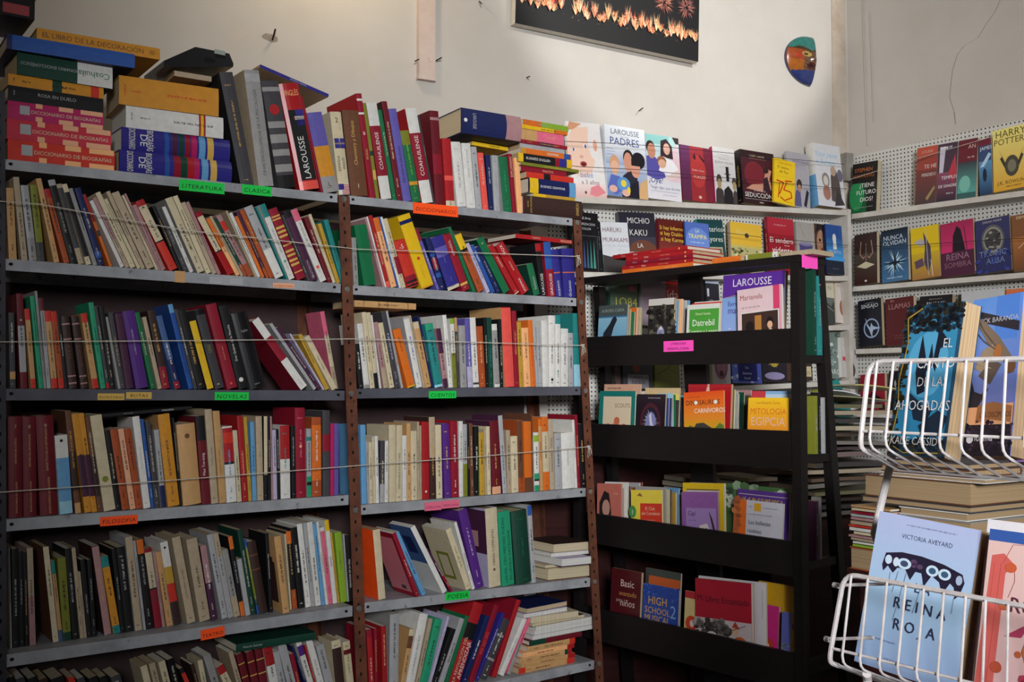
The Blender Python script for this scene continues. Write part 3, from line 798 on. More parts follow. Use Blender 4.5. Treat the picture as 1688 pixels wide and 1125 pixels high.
row(0, 4, ZJ, '''
72 183 66 186 maroon hard round t:7:beige:.9:.28:x t:HISTORIA_DE_LA_ÉTICA:tan:.66:.14:u:.5 t:ENCICLOPEDIA_DE_FILOSOFÍA:tan:.2:.13:u:.55 n
190 298 180 186 maroon hard round t:8:beige:.9:.28:x t:HISTORIA_DEL_MATERIALISMO:tan:.66:.14:u:.5 t:ENCICLOPEDIA_DE_FILOSOFÍA:tan:.2:.13:u:.55 n
322 465 286 182 maroon hard round t:9:beige:.9:.24:x t:DIALÉCTICA_DE_LA_NATURALEZA:tan:.66:.12:u:.5 t:ENCICLOPEDIA_DE_FILOSOFÍA:tan:.2:.12:u:.55 n
480 587 426 340 white b.16-.71:sky b.0-.16:aqua hard m:black:.93:.13 n
606 656 500 142 brown b.0-.1:tan b.22-.6:chocolate
680 740 561 166 ochre b.16-.58:plum b.0-.14:ochre
742 786 622 162 ochre b.16-.58:plum b.0-.14:ochre
790 828 686 186 brown b.16-.58:chocolate
840 935 724 180 cream hard m:olive:.33:.28 n
937 977 846 297 black s:cream
985 1041 886 292 rust c:brown
1050 1096 951 287 peach m:brown:.7:.1
1100 1152 1002 287 rust
1158 1215 1066 187 white t:ELOGIO_DE_LA_LECTURA:grey:.55:.2 s:grey
1220 1247 1131 207 blue
1250 1292 1171 222 charcoal
1302 1342 1240 292 silver b.0-.28:navy
1355 1450 1270 170 ochre c:tan hard s:brown
zoom 280 650 4.89
85 101 18 195 black
108 255 51 250 tan hard round m:brown:.85:.14 n
260 331 206 182 maroon b.72-1:black t:Mao_Tse-tung:white:.45:.32 n
336 392 280 128 beige t:Economía_y_mercado:charcoal:.5:.22 s:charcoal
401 455 346 142 tan s:brown t:OBRAS_DE_ARTE_Y_POESÍA:brown:.45:.2
460 540 421 267 white b.53-.98:red b.78-.92:scarlet b.50-.53:black s:sky
545 581 506 297 cream
588 632 540 180 red hard s:peach
636 663 594 187 mustard
668 701 646 227 sky
706 756 691 182 beige t:Filosofía:charcoal:.55:.2
761 790 757 182 black b.3-1:cream
792 815 776 182 black
817 831 797 182 mauve
833 866 821 292 lavender
868 893 851 287 black
895 972 886 258 white b.54-1:red s:teal hard
984 1016 976 258 black s:silver
1020 1100 1007 115 crimson hard m:peach:.57:.14 s:pink
1106 1143 1101 282 silver b.0-.3:emerald b.17-.22:black b.82-.88:teal
1146 1222 1142 190 rust b.2-.9:orange s:white
1233 1291 1230 135 charcoal b.52-.72:crimson n
1296 1325 1297 242 magenta n
1327 1362 1327 240 violet n
''', 'fourth shelf, left bay', 'books on the fourth shelf of the left bay')
row(1, 4, ZL, '''
105 140 96 207 sky gloss n
142 156 131 317 silver
158 180 151 322 cream
183 200 167 287 cream
202 222 192 280 white
225 255 230 312 charcoal b.0-.3:silver
258 280 256 312 white
288 331 286 207 cream n
333 372 336 208 cream t:MARGINAR_A_SUS_AUTORES:charcoal:.4:.3
375 404 374 277 white
406 432 386 197 tan
435 474 430 247 cream
477 491 446 187 beige
493 505 479 212 beige
507 555 502 187 red n m:white:.1:.14 hard
558 599 542 155 chocolate b.5-1:beige
601 641 592 207 cream
655 700 637 198 purple
703 750 692 182 crimson c:red hard
752 778 749 182 white s:charcoal
781 808 776 202 silver b.0-.45:olive
811 825 801 197 black
827 850 816 197 brown
853 882 851 217 black
888 922 879 257 lime b.0-1:mustard
924 936 901 237 beige
939 963 929 217 cream
970 1028 951 180 maroon c:plum b.0-.1:peach
1038 1069 1006 145 silver hard s:charcoal c:plum
1071 1098 1061 242 beige
1100 1145 1091 282 cream
1147 1181 1132 175 rust b.2-.99:brown
1186 1235 1177 185 orange b.0-.2:brown gloss n
1237 1247 1221 132 brown
1251 1283 1244 257 white b.0-.1:emerald b.84-.95:lime b.17-.2:black b.2-.3:emerald
1285 1309 1256 170 orange b.0-.9:tan s:brown
1311 1352 1292 155 orange b.25-.8:cream
1355 1386 1336 172 beige t:CANCIONERO_TOTAL:charcoal:.5:.4 n
1388 1432 1381 262 silver
1436 1514 1421 260 white hard n t:ANTOLOGÍA:charcoal:.55:.12
1517 1535 1482 175 white
1537 1556 1501 142 crimson
1559 1594 1531 202 black
''', 'fourth shelf, right bay', 'books on the fourth shelf of the right bay')
row(0, 5, ZM, '''
65 80 50 252 grey
85 127 76 262 black s:silver
130 160 112 277 black s:silver
163 188 141 282 black
195 235 166 257 mauve b.5-1:beige
345 383 279 250 cream c:brown D:.15
386 411 331 342 tan b.84-1:teal b.0-.14:denim
413 466 373 322 olive b.0-.1:bottle
470 515 411 262 black s:silver
521 548 456 257 beige
550 566 502 412 beige
569 600 522 332 black s:silver
602 630 567 332 black s:silver
680 726 596 245 brown c:chocolate b.0-.99:mauve
735 786 651 315 ochre b.86-1:teal b.0-.1:teal
788 815 726 262 black s:silver
818 872 757 252 black s:silver
880 928 757 200 silver b.0-1:beige
931 951 826 217 silver
956 1000 871 207 black b.84-1:orange s:silver
1010 1056 917 267 crimson b.5-.95:cream b.48-.5:black s:charcoal
1058 1076 971 282 mauve
1085 1125 997 287 tan
1128 1180 1032 222 white b.5-.7:mustard b.28-.5:scarlet b.0-.28:chocolate hard m:black:.93:.16 n
zoom 280 840 3.947
115 170 12 190 beige hard t:LAS_PALMERAS_SALVAJES:brown:.45:.24
195 265 106 202 beige hard
270 311 196 242 plum b.5-1:mauve
340 378 240 170 silver
381 417 266 167 silver b.72-1:beige s:charcoal
420 460 332 272 beige b.3-1:grey
463 491 378 182 black b.84-1:orange b.0-.18:orange s:silver
495 526 436 330 silver n
529 561 416 145 bottle
563 581 447 207 bottle b.2-.9:olive b.0-.12:blue b.88-1:blue
584 640 497 220 chocolate hard round b.6-.62:brown b.8-.82:brown n
650 672 620 160 black D:.12
735 780 676 182 tan c:tan v:-.035 D:.15 w:.12:.62:.13:.66:chocolate w:.2:.54:.66:.72:chocolate
784 792 745 165 cream
796 830 752 150 black b.0-.25:rust b.84-1:orange
835 880 762 130 black
885 920 806 105 white
922 946 846 98 silver
949 985 879 92 white
987 1012 921 98 sky
1014 1031 951 85 white
1033 1061 976 122 white b.0-.95:pink
1063 1090 1006 75 white b.87-1:yellow t:GEISHAS:charcoal:.5:.45 n
1092 1106 1041 152 mustard
1112 1155 1071 155 lime gloss t:LA_CORRUPCIÓN:bottle:.6:.22 n
1157 1163 1126 165 silver
1165 1195 1140 172 black t:VERSOLINA_DE_LA_VIDA:white:.42:.4 n
''', 'fifth shelf, left bay', 'books on the fifth shelf of the left bay', v=.055)
row(1, 5, ZO, '''
168 213 131 172 cream c:neonorange D:.11 n
405 430 254 195 crimson c:crimson w:.1:1:.07:.92:dusk w:.3:.5:.1:.16:charcoal D:.13 v:-.02
440 471 268 192 sky v:-.01 D:.13
572 606 368 158 white c:denim w:0:1:0:.46:white w:.2:.6:.6:.85:navy D:.13 v:-.01 n
622 640 452 310 plum b.0-.4:crimson D:.1
720 755 590 172 cream c:cream w:.25:.75:.15:.6:olive w:.32:.68:.2:.55:cream D:.14 s:olive
758 776 642 125 white D:.14
778 834 668 52 purple hard c:purple D:.17 s:lavender
862 936 836 37 cream hard c:lavender w:0:1:.42:.97:plum w:.3:.7:.5:.7:mauve t:OBRAS_COMPLETAS:chocolate:.5:.2 m:brown:.22:.1 D:.15 n
945 1022 892 65 emerald hard gloss t:LAS_MIL_CIEN_MEJORES_POESÍAS:bottle:.48:.22:u:.34 t:EN_LENGUA_CASTELLANA:bottle:.4:.2:u:.74 D:.14 n
1032 1130 998 57 bottle hard round D:.16 s:green
1133 1158 1102 18 silver b.87-1:blue D:.13
''', 'fifth shelf, right bay', 'books on the fifth shelf of the right bay')
row(1, 6, ZO, '''
108 140 92 800 crimson up:1120 b.1-.9:red
142 163 136 792 crimson up:1120
194 223 185 777 red up:1120 s:peach
235 292 240 702 silver up:1120 c:grey hard
298 340 352 802 tan up:1120 b.72-.9:brown b.9-1:cream
342 400 424 708 white up:1120 t:LOS_ANTIGUOS_MAESTROS:charcoal:.5:.22 hard
405 430 486 732 beige up:1120
432 486 521 742 emerald up:1120 hard
490 506 601 718 lavender up:1120
510 551 620 802 black up:1120 s:silver
553 586 672 732 silver up:1120
590 616 716 717 green up:1120 n
622 694 768 648 red up:1120 b.55-.75:black t:LA_REVOLUCIÓN_DEL:cream:.3:.26:u:.3 t:APRENDIZAJE:white:.3:.34:u:.72 hard n
700 735 842 722 navy up:1120
740 776 882 648 crimson up:1120 t:YO_ACUSO:coral:.5:.5 hard n
779 801 945 702 royal up:1120 
804 858 952 747 charcoal up:1120 b.3-.34:grey b.7-.74:grey
872 906 1012 612 red up:1120 c:crimson n
916 950 1076 737 white up:1120 s:silver
962 986 1122 702 pink up:1120 b.0-.5:grey
''', 'bottom shelf, right bay', 'books on the bottom shelf of the right bay', v=.03)
row(0, 6, ZM, '''
45 95 40 1105 black up:1125
103 163 100 1112 charcoal up:1125
184 244 180 1108 black up:1125
252 312 250 1116 chocolate up:1125
333 418 330 1112 black up:1125
445 490 440 1104 scarlet up:1125 b.0-.8:black
504 554 500 1110 charcoal up:1125
580 640 575 1106 black up:1125
646 701 640 1100 black up:1125
727 792 720 1098 charcoal up:1125
936 981 912 1030 cream up:1125
996 1038 968 1012 beige up:1125
1061 1106 1030 1000 cream up:1125
1120 1167 1085 985 black up:1125 gloss
zoom 280 840 3.947
95 125 60 1045 black up:1125 b.6-.9:scarlet
128 178 100 1020 chocolate up:1125
205 238 180 990 cream up:1125
268 318 218 962 grey up:1125
345 398 302 1035 cream up:1125 b.82-1:red
420 462 368 938 beige up:1125
475 518 430 952 maroon up:1125 b.8-.82:gold b.55-.57:gold n
522 575 486 938 maroon up:1125 b.8-.82:gold b.55-.57:gold n
580 635 548 918 maroon up:1125 b.8-.82:gold b.55-.57:gold n
648 705 606 908 white up:1125 b.66-1:red
708 748 668 938 silver up:1125
758 815 700 892 silver up:1125 hard
820 848 780 948 crimson up:1125
862 876 768 905 navy up:1125
885 930 808 865 white up:1125 b.72-.9:purple
934 944 872 890 red up:1125
958 1000 882 848 white up:1125 s:grey
1008 1060 950 895 silver up:1125 hard
1075 1135 1050 862 cream up:1125 b.1-.84:chocolate hard
1150 1196 1124 868 cream up:1125 hard b.72-.82:maroon s:olive
''', 'bottom shelf, left bay', 'books on the bottom shelf of the left bay', v=.04)

# ------------------------------------------------------------------ books lying on top of rows and in the right-hand stacks
gl = 'books lying flat on rows of books'
def px_on2(pts, v): return [(lambda q: Vector((q[0], v, q[1])))(FB.uz(x, y, v)) for x, y in pts]
LB[:] = ['thin yellow paperback lying under the big navy dictionary']
zt = lie(1, ZC, """
622 888 372 402 yellow v:.045 D:.12
""", 'on the white paperbacks of the top shelf', gl)
LB[:] = ['huge navy dictionary with pink end']
lie(1, ZC, """
540 960 150 338 navy hard round b.74-1:mauve m:white:.05:.08 t:LAROUSSE:silver:.2:.16:x n v:-.02 D:.2 y:-4
""", 'on the thin yellow paperback of the top shelf', gl, z=zt+.002)
LB[:] = ['fat brown gold-lettered encyclopedia', 'thin yellow book', 'navy language book with yellow and blue ends', 'orange book with black stripe', 'plain red book', 'overhanging dark olive book', 'black business English book', 'orange book with blue end', 'white book', 'thin magenta book', 'pink book with beige end', 'thin yellow book with orange end', 'orange and lime paperback']
lie(1, ZC, """
1002 1436 775 912 chocolate hard round t:OCÉANO_UNO_COLOR:gold:.12:.2:x t:OCEANO:gold:.9:.2:x s:gold D:.2 c:maroon
1075 1385 743 768 mustard b.0-.3:yellow D:.15 n
1042 1390 628 740 navy b.02-.2:yellow b.86-1:sky t:BUSINESS_GRAMMAR:white:.5:.16 D:.15 gloss c:black
1025 1375 580 625 scarlet b.36-.5:black c:orange D:.15 n v:.005
985 1322 540 580 crimson t:PRACTICE:peach:.42:.4:d dn n D:.16 v:.008
982 1420 505 530 olive D:.16 y:1 s:gold
965 1362 430 495 black b.0-.09:yellow b.68-.76:crimson b.76-1:royal b.9-1:yellow t:BUSINESS_ENGLISH:white:.36:.3 n D:.15 c:yellow
985 1358 388 430 orange b.02-.15:blue b.9-1:ochre t:GRAMMAR:white:.38:.4:d dn n D:.15
975 1308 350 385 silver s:grey D:.15 v:.006
980 1328 318 345 crimson b.4-.7:plum D:.15 c:magenta
985 1303 232 312 mauve c:pink b.0-.36:tan b.36-1:pink t:LUCAN:peach:.68:.2 n D:.15
990 1330 197 226 yellow b.7-1:orange D:.15 v:-.004
1000 1335 148 193 lime b.0-.4:orange D:.14 s:grey
""", "the top shelf's right stack", 'books stacked at the right end of the top shelf', k=1, v=.0)
LB[:] = ['thin red book with white print upside down']
lie(1, ZF, """
1165 1552 222 251 red c:crimson t:BOSTON:cream:.12:.6:u t:PLANETA:cream:.65:.4 dn n D:.15 y:2
""", 'across the dictionaries of the second shelf', gl)
LB[:] = ['tan cloth book with faint brown bands']
lie(1, ZI, """
60 476 62 106 tan b.14-.15:brown b.38-.39:brown b.52-.53:brown b.86-.87:brown s:brown D:.14 c:apricot
""", 'across the row on the third shelf, right bay', gl)
LB[:] = ['thin black book, white print upside down']
lie(0, ZJ, """
822 1550 162 190 black t:NOSOTROS:white:.28:.5 t:Nuestra_gente:silver:.72:.35 dn n D:.15 v:.0 r:4.4
""", 'across the fourth shelf row, left bay', gl)
LB[:] = ['slim dark green book with pale print']
lie(0, ZN, """
430 948 880 930 bottle t:Ricardo_Estrada:silver:.2:.3 n D:.16
""", 'across the bottom shelf row, left bay', gl)
gr = 'books stacked at the right end of the fifth shelf'
LB[:] = ['fat cream book with brown cover showing page edges', 'beige paperback showing page edges', 'white book sticking out to the right', 'slim white book with purple corner', 'tan paperback with dark brown cover']
lie(1, ZP, """
470 738 392 474 brown pg P:cream D:.17 n hard
455 716 368 388 beige pg P:cream D:.16 n
558 742 315 362 lavender pg P:white D:.17 n v:-.05
490 738 288 312 white pg P:white D:.16 n b.9-1:purple
505 740 228 284 chocolate pg D:.17 n
""", "the fifth shelf's right stack", gr, k=5, v=.02)
gr2 = 'books stacked at the right end of the bottom shelf'
LB[:] = ['yellowed paperback with red ends', 'tan paperback with red ends', 'tan paperback with red and blue end', 'tan paperback with red end', 'tan paperback with scarlet end', 'green and maroon hardback', 'white book showing page edges', 'white book with grey shade', 'white paperback', 'brown edged book', 'white slanting paperback', 'lavender paperback showing page edges', 'white paperback with navy cover']
lie(1, ZP, """
285 636 1016 1052 tan b.0-.12:scarlet b.86-1:scarlet D:.12 s:brown
303 640 984 1012 tan b.86-1:red D:.12 s:brown
290 620 948 982 tan b.86-1:bottle b.92-1:red D:.12 s:brown
310 635 914 944 apricot b.86-1:red D:.12 s:brown
340 640 876 912 tan b.88-1:scarlet D:.12 s:brown
355 682 834 868 maroon b.0-.3:bottle hard D:.15 n
375 760 798 828 silver pg P:white D:.16 n
385 780 763 790 white pg P:white D:.16 n y:1
395 772 728 755 white pg P:white D:.16 n
375 700 695 720 brown pg P:cream D:.15 n
362 640 650 690 cream pg D:.15 n y:-6
320 590 612 640 lavender pg P:white D:.15 n
338 605 568 600 navy pg D:.15 n y:4
""", "the bottom shelf's right stack", gr2, k=6, v=.02)
# black binder, beige volume and dark case lying on the top shelf books
LB[:] = []
bx = MB(); ua, ub = FB.uz(-70, 30, -.02)[0], FB.uz(57, 30, -.02)[0]; zb = z_stack-.0
zb = FB.uz(50, 32, -.02)[1]
zb = max(zb, Z_BLUE+.002)
bx.box((ua, -.02, zb), (ub, .16, zb+.05), lin((26,22,24))); bx.box((ua-.002, -.023, zb+.05), (ub+.003, .163, zb+.066), lin((44,30,34)))
case_box = bx.build('plastic_case', M_GLOSS, None, FB.M()); tag(case_box, 'black glossy plastic case on the blue hardback at the top left corner', 'case')
lb = MB(); lb.box((ub-.07, -.0206, zb+.006), (ub-.012, -.0202, zb+.03), lin((150,60,64))); lb.build('label', M_INK, case_box)
A1 = FB.uz(428, 113, .05); B1 = FB.uz(541, 162, .05); ln_ = math.hypot(B1[0]-A1[0], B1[1]-A1[1]); an_ = math.atan2(B1[1]-A1[1], B1[0]-A1[0])
o = make_book(FB.M(A1[0], .05, A1[1]+.003) @ Matrix.Rotation(-an_, 4, 'Y') @ Matrix(((0, 0, 1, 0), (0, 1, 0, 0), (-1, 0, 0, .0095), (0, 0, 0, 1))), .0095, .2, ln_, 'royal', parse(['c:beige', 't:MUNDO_ANIMAL:silver:.55:.5', 'n', 'D:.2']))
tag(o, 'thin blue book sloping down from the tall grey volume on the top shelf', 'book', gl)
LB[:] = ['beige cloth volume with worn edges']
zt = lie(0, ZA, """
1010 1222 408 440 beige c:tan hard n D:.17 v:.07 y:-3
""", 'bridging the top shelf stacks', gl)

pb = MB(); q = px_on2([(270,108),(322,85),(378,96),(385,113),(384,118),(270,118)], .07); q2 = [Vector((p.x, .24, p.z)) for p in q]
dz = zt + .001 - min(p.z for p in q); q = [p+UP*dz for p in q]; q2 = [p+UP*dz for p in q2]
pb.prism(q, q2, lin((22,22,26))); bd = pb.build('ring_binder', M_GLOSS, None, FB.M()); tag(bd, 'black wedge-shaped ring binder on top of the beige cloth volume', 'binder')
sb = MB(); m0 = (q[1]+q[2])*.5; sb.box((m0.x-.006, .0385, m0.z-.018), (m0.x+.024, .0396, m0.z-.006), lin((150,160,150))); sb.build('spine_label', M_INK, bd)
# ------------------------------------------------------------------ room shell
def slab(name, F, a, b, mat):
    mb = MB(); mb.box(a, b); return structure(mb.build(name, mat, None, F.M()))
FN = Frame((0, 0), math.pi/2)
wall_back = slab('wall_back', FW, (-2.6, 0, 0), (_cu+.15, .12, 3.35), M_WALL)
wall_right = slab('wall_right', FR, (0, 0, 0), (6.2, .12, 3.35), M_WALL)
_l = FW.P(-2.6, 0, 0)
wall_left = slab('wall_left', Frame((_l.x, _l.y), rad(63+90)), (0, -.12, 0), (5.2, 0, 3.35), M_WALL)
slab('floor', FN, (-3.6, -3.4, -.06), (4.6, 6.2, 0), M_FLOOR)
slab('ceiling', FN, (-3.6, -3.4, 3.35), (4.6, 6.2, 3.45), M_CEIL)
def px_on(F, pts, v): return [(lambda q: Vector((q[0], v, q[1])))(F.uz(x, y, v)) for x, y in pts]
# brownish filled chase in the corner, and the crack in the right wall
mb = MB(); a = FW.uz(1372, 100, -.004); b = FW.uz(1394, 100, -.004)
mb.box((a[0], -.006, 1.2), (b[0], 0, 3.35)); structure(mb.build('trim_1', noisy('corner_filler', (196,184,170), (170,152,134), 5, .9, lo=.4, hi=.7, bump=.3), None, FW.M()))
cr = MB(); pts = px_on(FR, [(1650,-20),(1648,2),(1640,20),(1625,40),(1612,62),(1590,75),(1578,90),(1570,115),(1567,145),(1565,160),(1573,185),(1575,205)], -.0008)
for p, q in zip(pts, pts[1:]):
    w = .0011 if q.z > 2.45 else .002
    cr.face([p+Vector((-w, 0, 0)), q+Vector((-w, 0, 0)), q+Vector((w, 0, 0)), p+Vector((w, 0, 0))])
cr.build('crack', M_SOIL, wall_right)
def rod(name, F, pts_local, r, mat, label, cat, group=None, n=6, smooth=True):
    mb = MB(); mb.tube(pts_local, r, n); return tag(mb.build(name, mat, None, F.M(), smooth=smooth), label, cat, group)
rod('cable', FR, px_on(FR, [(1421,-40),(1423,60),(1427,170),(1430,240)], -.004), .0022, M_WALL, 'long thin painted cable running down the right wall near the corner', 'cable')
rod('cable', FR, px_on(FR, [(1433,20),(1436,90),(1440,200)], -.004), .0016, M_WALL, 'shorter thin painted cable beside the longer one on the right wall', 'cable')
# batten with nails
mb = MB(); q0 = FW.uz(690, 128, -.02); q1 = FW.uz(717, 126, -.02)
mb.box((q0[0], -.022, q0[1]), (q1[0], -.0004, 3.34)); mb.box((q0[0]-.002, -.024, q0[1]-.004), (q1[0]+.002, -.0004, q0[1]+.004))
bat = tag(mb.build('wall_batten', M_BATTEN, None, FW.M()), 'pinkish painted wooden batten hanging down the wall above the bookcase', 'batten')
for (x0, y0), (x1, y1) in (((694, 96), (684, 101)), ((719, 100), (728, 95))):
    nb = MB(); a = FW.uz(x0, y0, -.012); b = FW.uz(x1, y1, -.035); nb.tube([(a[0], -.012, a[1]), (b[0], -.036, b[1])], .0022, 6); nb.build('nail', M_NAIL, bat)
def nail(px, py, dx, dy, label, r=.0022):
    a = FW.uz(px, py, 0); b = FW.uz(px+dx, py+dy, -.04); rod('nail', FW, [(a[0], -.0002, a[1]), (b[0], -.04, b[1])], r, M_NAIL, label, 'nail', 'nails in the walls')
nail(449, 66, 5, -18, 'bent nail sticking out of a chipped hole left of the batten', .003)
nail(868, 128, 5, -2, 'small nail in the bright wall below the firework picture')
nail(1053, 183, 7, -5, 'nail in the wall above the tall family handbook')
nail(790, 2, 4, 4, 'nail at the top edge between batten and picture')
# chipped plaster hole by the bent nail
mb = MB(); c = FW.uz(446, 62, -.001); n = 9; rng = random.Random(4)
mb.face([(c[0]+(.022+.01*rng.random())*math.cos(2*math.pi*i/n), -.0012, c[1]+(.009+.006*rng.random())*math.sin(2*math.pi*i/n)) for i in range(n)]); mb.build('chipped_patch', M_SOIL, wall_back)

# ------------------------------------------------------------------ flat print on covers and pictures
def draw(mb, art, W, H, O, EX, EY, EZ, rng):
    """art commands in unit cover coordinates; every command lies a hair above the last"""
    O, EX, EY, EZ = Vector(O), Vector(EX), Vector(EY), Vector(EZ); lay = [0]
    def P(x, y): return O + EX*(x*W) + EY*(y*H) + EZ*(.00025+(lay[0] if lay[0] < 60 else 60+lay[0] % 14)*.00009)
    for cmd in art.split(';'):
        t = cmd.split()
        if not t: continue
        k = t[0]; lay[0] += 1
        def colr(c): return lin(tuple(int(c[i:i+2], 16) for i in (1, 3, 5)) if c[0] == '#' else c)
        if k == 'r':
            x0, y0, x1, y1 = map(float, t[1:5]); mb.face([P(x0, y0), P(x1, y0), P(x1, y1), P(x0, y1)], colr(t[5]))
        elif k == 'g':
            x0, y0, x1, y1 = map(float, t[1:5]); a, b = colr(t[5]), colr(t[6]); mb.face([P(x0, y0), P(x1, y0), P(x1, y1), P(x0, y1)], [a, a, b, b])
        elif k == 'e':
            cx, cy, rx, ry = map(float, t[1:5]); n = 18; mb.face([P(cx+rx*math.cos(2*math.pi*i/n), cy+ry*math.sin(2*math.pi*i/n)) for i in range(n)], colr(t[5]))
        elif k == 'p':
            v = list(map(float, t[2:])); c = colr(t[1]); pts = list(zip(v[::2], v[1::2]))
            from mathutils.geometry import tessellate_polygon
            for tri in tessellate_polygon([[Vector((x, y, 0)) for x, y in pts]]): mb.face([P(*pts[i]) for i in tri], c)
        elif k == 'l':
            v = list(map(float, t[3:])); c = colr(t[1]); w = float(t[2]); pts = list(zip(v[::2], v[1::2]))
            for (ax, ay), (bx, by) in zip(pts, pts[1:]):
                dx, dy = (bx-ax)*W, (by-ay)*H; L = math.hypot(dx, dy) or 1; nx, ny = -dy/L*w/2, dx/L*w/2
                mb.face([P(ax+nx, ay+ny*W/H), P(bx+nx, by+ny*W/H), P(bx-nx, by-ny*W/H), P(ax-nx, ay-ny*W/H)], c)
        elif k == 't':
            x, y, sz = float(t[2]), float(t[3]), float(t[4]); al = float(t[6]) if len(t) > 6 else .5; mw = float(t[7]) if len(t) > 7 else .94
            put_text(mb, t[1].replace('_', ' '), P(x, y), EX, EY, sz*H, colr(t[5]), mw*W, al, sx=.92, slant=(.2 if len(t) > 8 else 0))
        elif k == 's':
            x, y, ln, sz = map(float, t[1:5]); squiggle(mb, rng, P(x, y), EX, EY, ln*W, sz*H, colr(t[5]))
        elif k == 'x': # speckle: n blobs in a box
            n = int(t[1]); x0, y0, x1, y1, r = map(float, t[2:7]); cs = t[7:]
            for i in range(n):
                cx, cy, rr, a0 = rng.uniform(x0, x1), rng.uniform(y0, y1), r*rng.uniform(.4, 1.2), rng.uniform(0, 6.3)
                el = rng.uniform(.4, 1); mb.face([P(cx+rr*math.cos(a0+q*1.0472), cy+rr*el*W/H*math.sin(a0+q*1.0472)) for q in range(6)], colr(rng.choice(cs)))
        elif k == 'b': # burst of strokes
            cx, cy, r = map(float, t[1:4]); n = int(t[4]); wd = float(t[5]); cs = t[6:]
            for i in range(n):
                a = rng.uniform(0, 6.283); r0, r1 = r*rng.uniform(.1, .5), r*rng.uniform(.6, 1.1); c = colr(rng.choice(cs))
                p = [(cx+q*math.cos(a), cy+q*math.sin(a)*W/H) for q in (r0, r1)]
                nx, ny = -math.sin(a)*wd, math.cos(a)*wd*W/H
                mb.face([P(p[0][0]+nx, p[0][1]+ny), P(p[0][0]-nx, p[0][1]-ny), P(*p[1])], c)
SNAP = {}
def face_out(F, v, BL, BR, TL, lean, base, art, label, spine=None, w=.018, sp=None, group='face-out books', z=None, hard=False, pagecol=None, yaw=None):
    """a book showing its front cover; corners are where the photograph shows them, v its distance to the wall line"""
    F0 = F
    if yaw is not None:
        p = F.P(*(lambda q: (q[0], v, q[1]))(F.uz(BL[0], BL[1], v))); F = Frame((p.x, p.y), yaw); v = 0.0
    A = F.P(*(lambda q: (q[0], v, q[1]))(F.uz(BL[0], BL[1], v)))
    la = rad(lean); up = UP*math.cos(la) + F.e2*math.sin(la); nrm = F.e1.cross(up)  # points to the viewer side
    def ab(px):
        q = hit(px[0], px[1], A, nrm) - A; return Vector((q.dot(F.e1), q.dot(up)))
    b, t = ab(BR), ab(TL); roll = max(-.25, min(.25, math.atan2(b.y, b.x))); W = b.length; H = t.length
    r2 = math.atan2(-t.x, t.y); roll = .5*roll + .5*r2 if abs(roll-r2) < .3 else roll
    ex = F.e1*math.cos(roll) + up*math.sin(roll); uy = up*math.cos(roll) - F.e1*math.sin(roll); nv = ex.cross(uy)
    if id(F0) in SNAP:
        q = A - F0.o; us = q.dot(F0.e1); best = min(SNAP[id(F0)], key=lambda f: abs(f(us)-A.z))
        if abs(best(us)-A.z) < .06:
            slope = math.atan((best(us+.05)-best(us))/.05); zn = best(us) + w*math.sin(la) + .0008
            if abs(roll-slope) < .05: roll = slope
            elif roll < slope: zn += W*math.sin(slope-roll)+.002
            else: zn += w*.15+.001
            H += (A.z-zn)/math.cos(la); A = Vector((A.x, A.y, zn))
    ex = F.e1*math.cos(roll) + up*math.sin(roll); uy = up*math.cos(roll) - F.e1*math.sin(roll); nv = ex.cross(uy)
    # book axes: x (thickness, front cover at +x) -> nv ; y (depth) -> ex ; z -> uy
    o = A - nv*w
    M = Matrix(((nv.x, ex.x, uy.x, o.x), (nv.y, ex.y, uy.y, o.y), (nv.z, ex.z, uy.z, o.z), (0, 0, 0, 1)))
    s = parse((sp or 'n').split()); s['cover'] = base; s['gloss'] = True
    if hard: s['hard'] = True
    bk = make_book(M, w, W, H, spine or base, s)
    if art:
        rng = random.Random(hash(BL) % 9973); mb = MB(); draw(mb, art, W, H, (w, 0, 0), (0, 1, 0), (0, 0, 1), (1, 0, 0), rng)
        if mb.f: mb.build('cover_print', M_INK, bk)
    tag(bk, label, 'book', group); return bk
# ------------------------------------------------------------------ picture and mask
A = FW.uz(849, 38, -.04); B = FW.uz(1151, 102, -.04); ang = math.atan2(B[1]-A[1], B[0]-A[0]); PW = math.hypot(B[0]-A[0], B[1]-A[1]); PH = PW*.62
Mp = FW.M(A[0], -.04, A[1]) @ Matrix.Rotation(-ang, 4, 'Y')
mb = MB(); mb.box((0, 0, 0), (PW, .032, PH), lin((214,208,196)))
pic = tag(mb.build('canvas_picture', M_CARD, None, Mp), 'stretched canvas picture of night fireworks hanging high on the wall', 'picture')
rng = random.Random(12); mb = MB()
art = 'r 0 0 1 1 #0c0b0d;x 60 .05 .12 .95 .2 .003 #6a4a30 #8a7060 #3c3438;'
for i in range(40):
    x = .03+.94*i/39+rng.uniform(-.012, .012); yb = .155+.02*math.sin(i*1.7); hgt = rng.uniform(.06, .15)
    if .24 < x < .30: continue
    for _ in range(26):
        c = rng.choice(['#fff0b8', '#ffa058', '#f06a48', '#fff6d0', '#e85040', '#ffc080']); dx = rng.uniform(-.024, .024); h1 = hgt*rng.uniform(.4, 1.1)
        art += f'p {c} {x-.0016:.4f} {yb:.4f} {x+.0016:.4f} {yb:.4f} {x+dx:.4f} {yb+h1:.4f};'
    art += f'b {x:.3f} {yb+hgt*.5:.3f} .022 34 .0012 #f4b078 #e0604a #f8d8a0;'
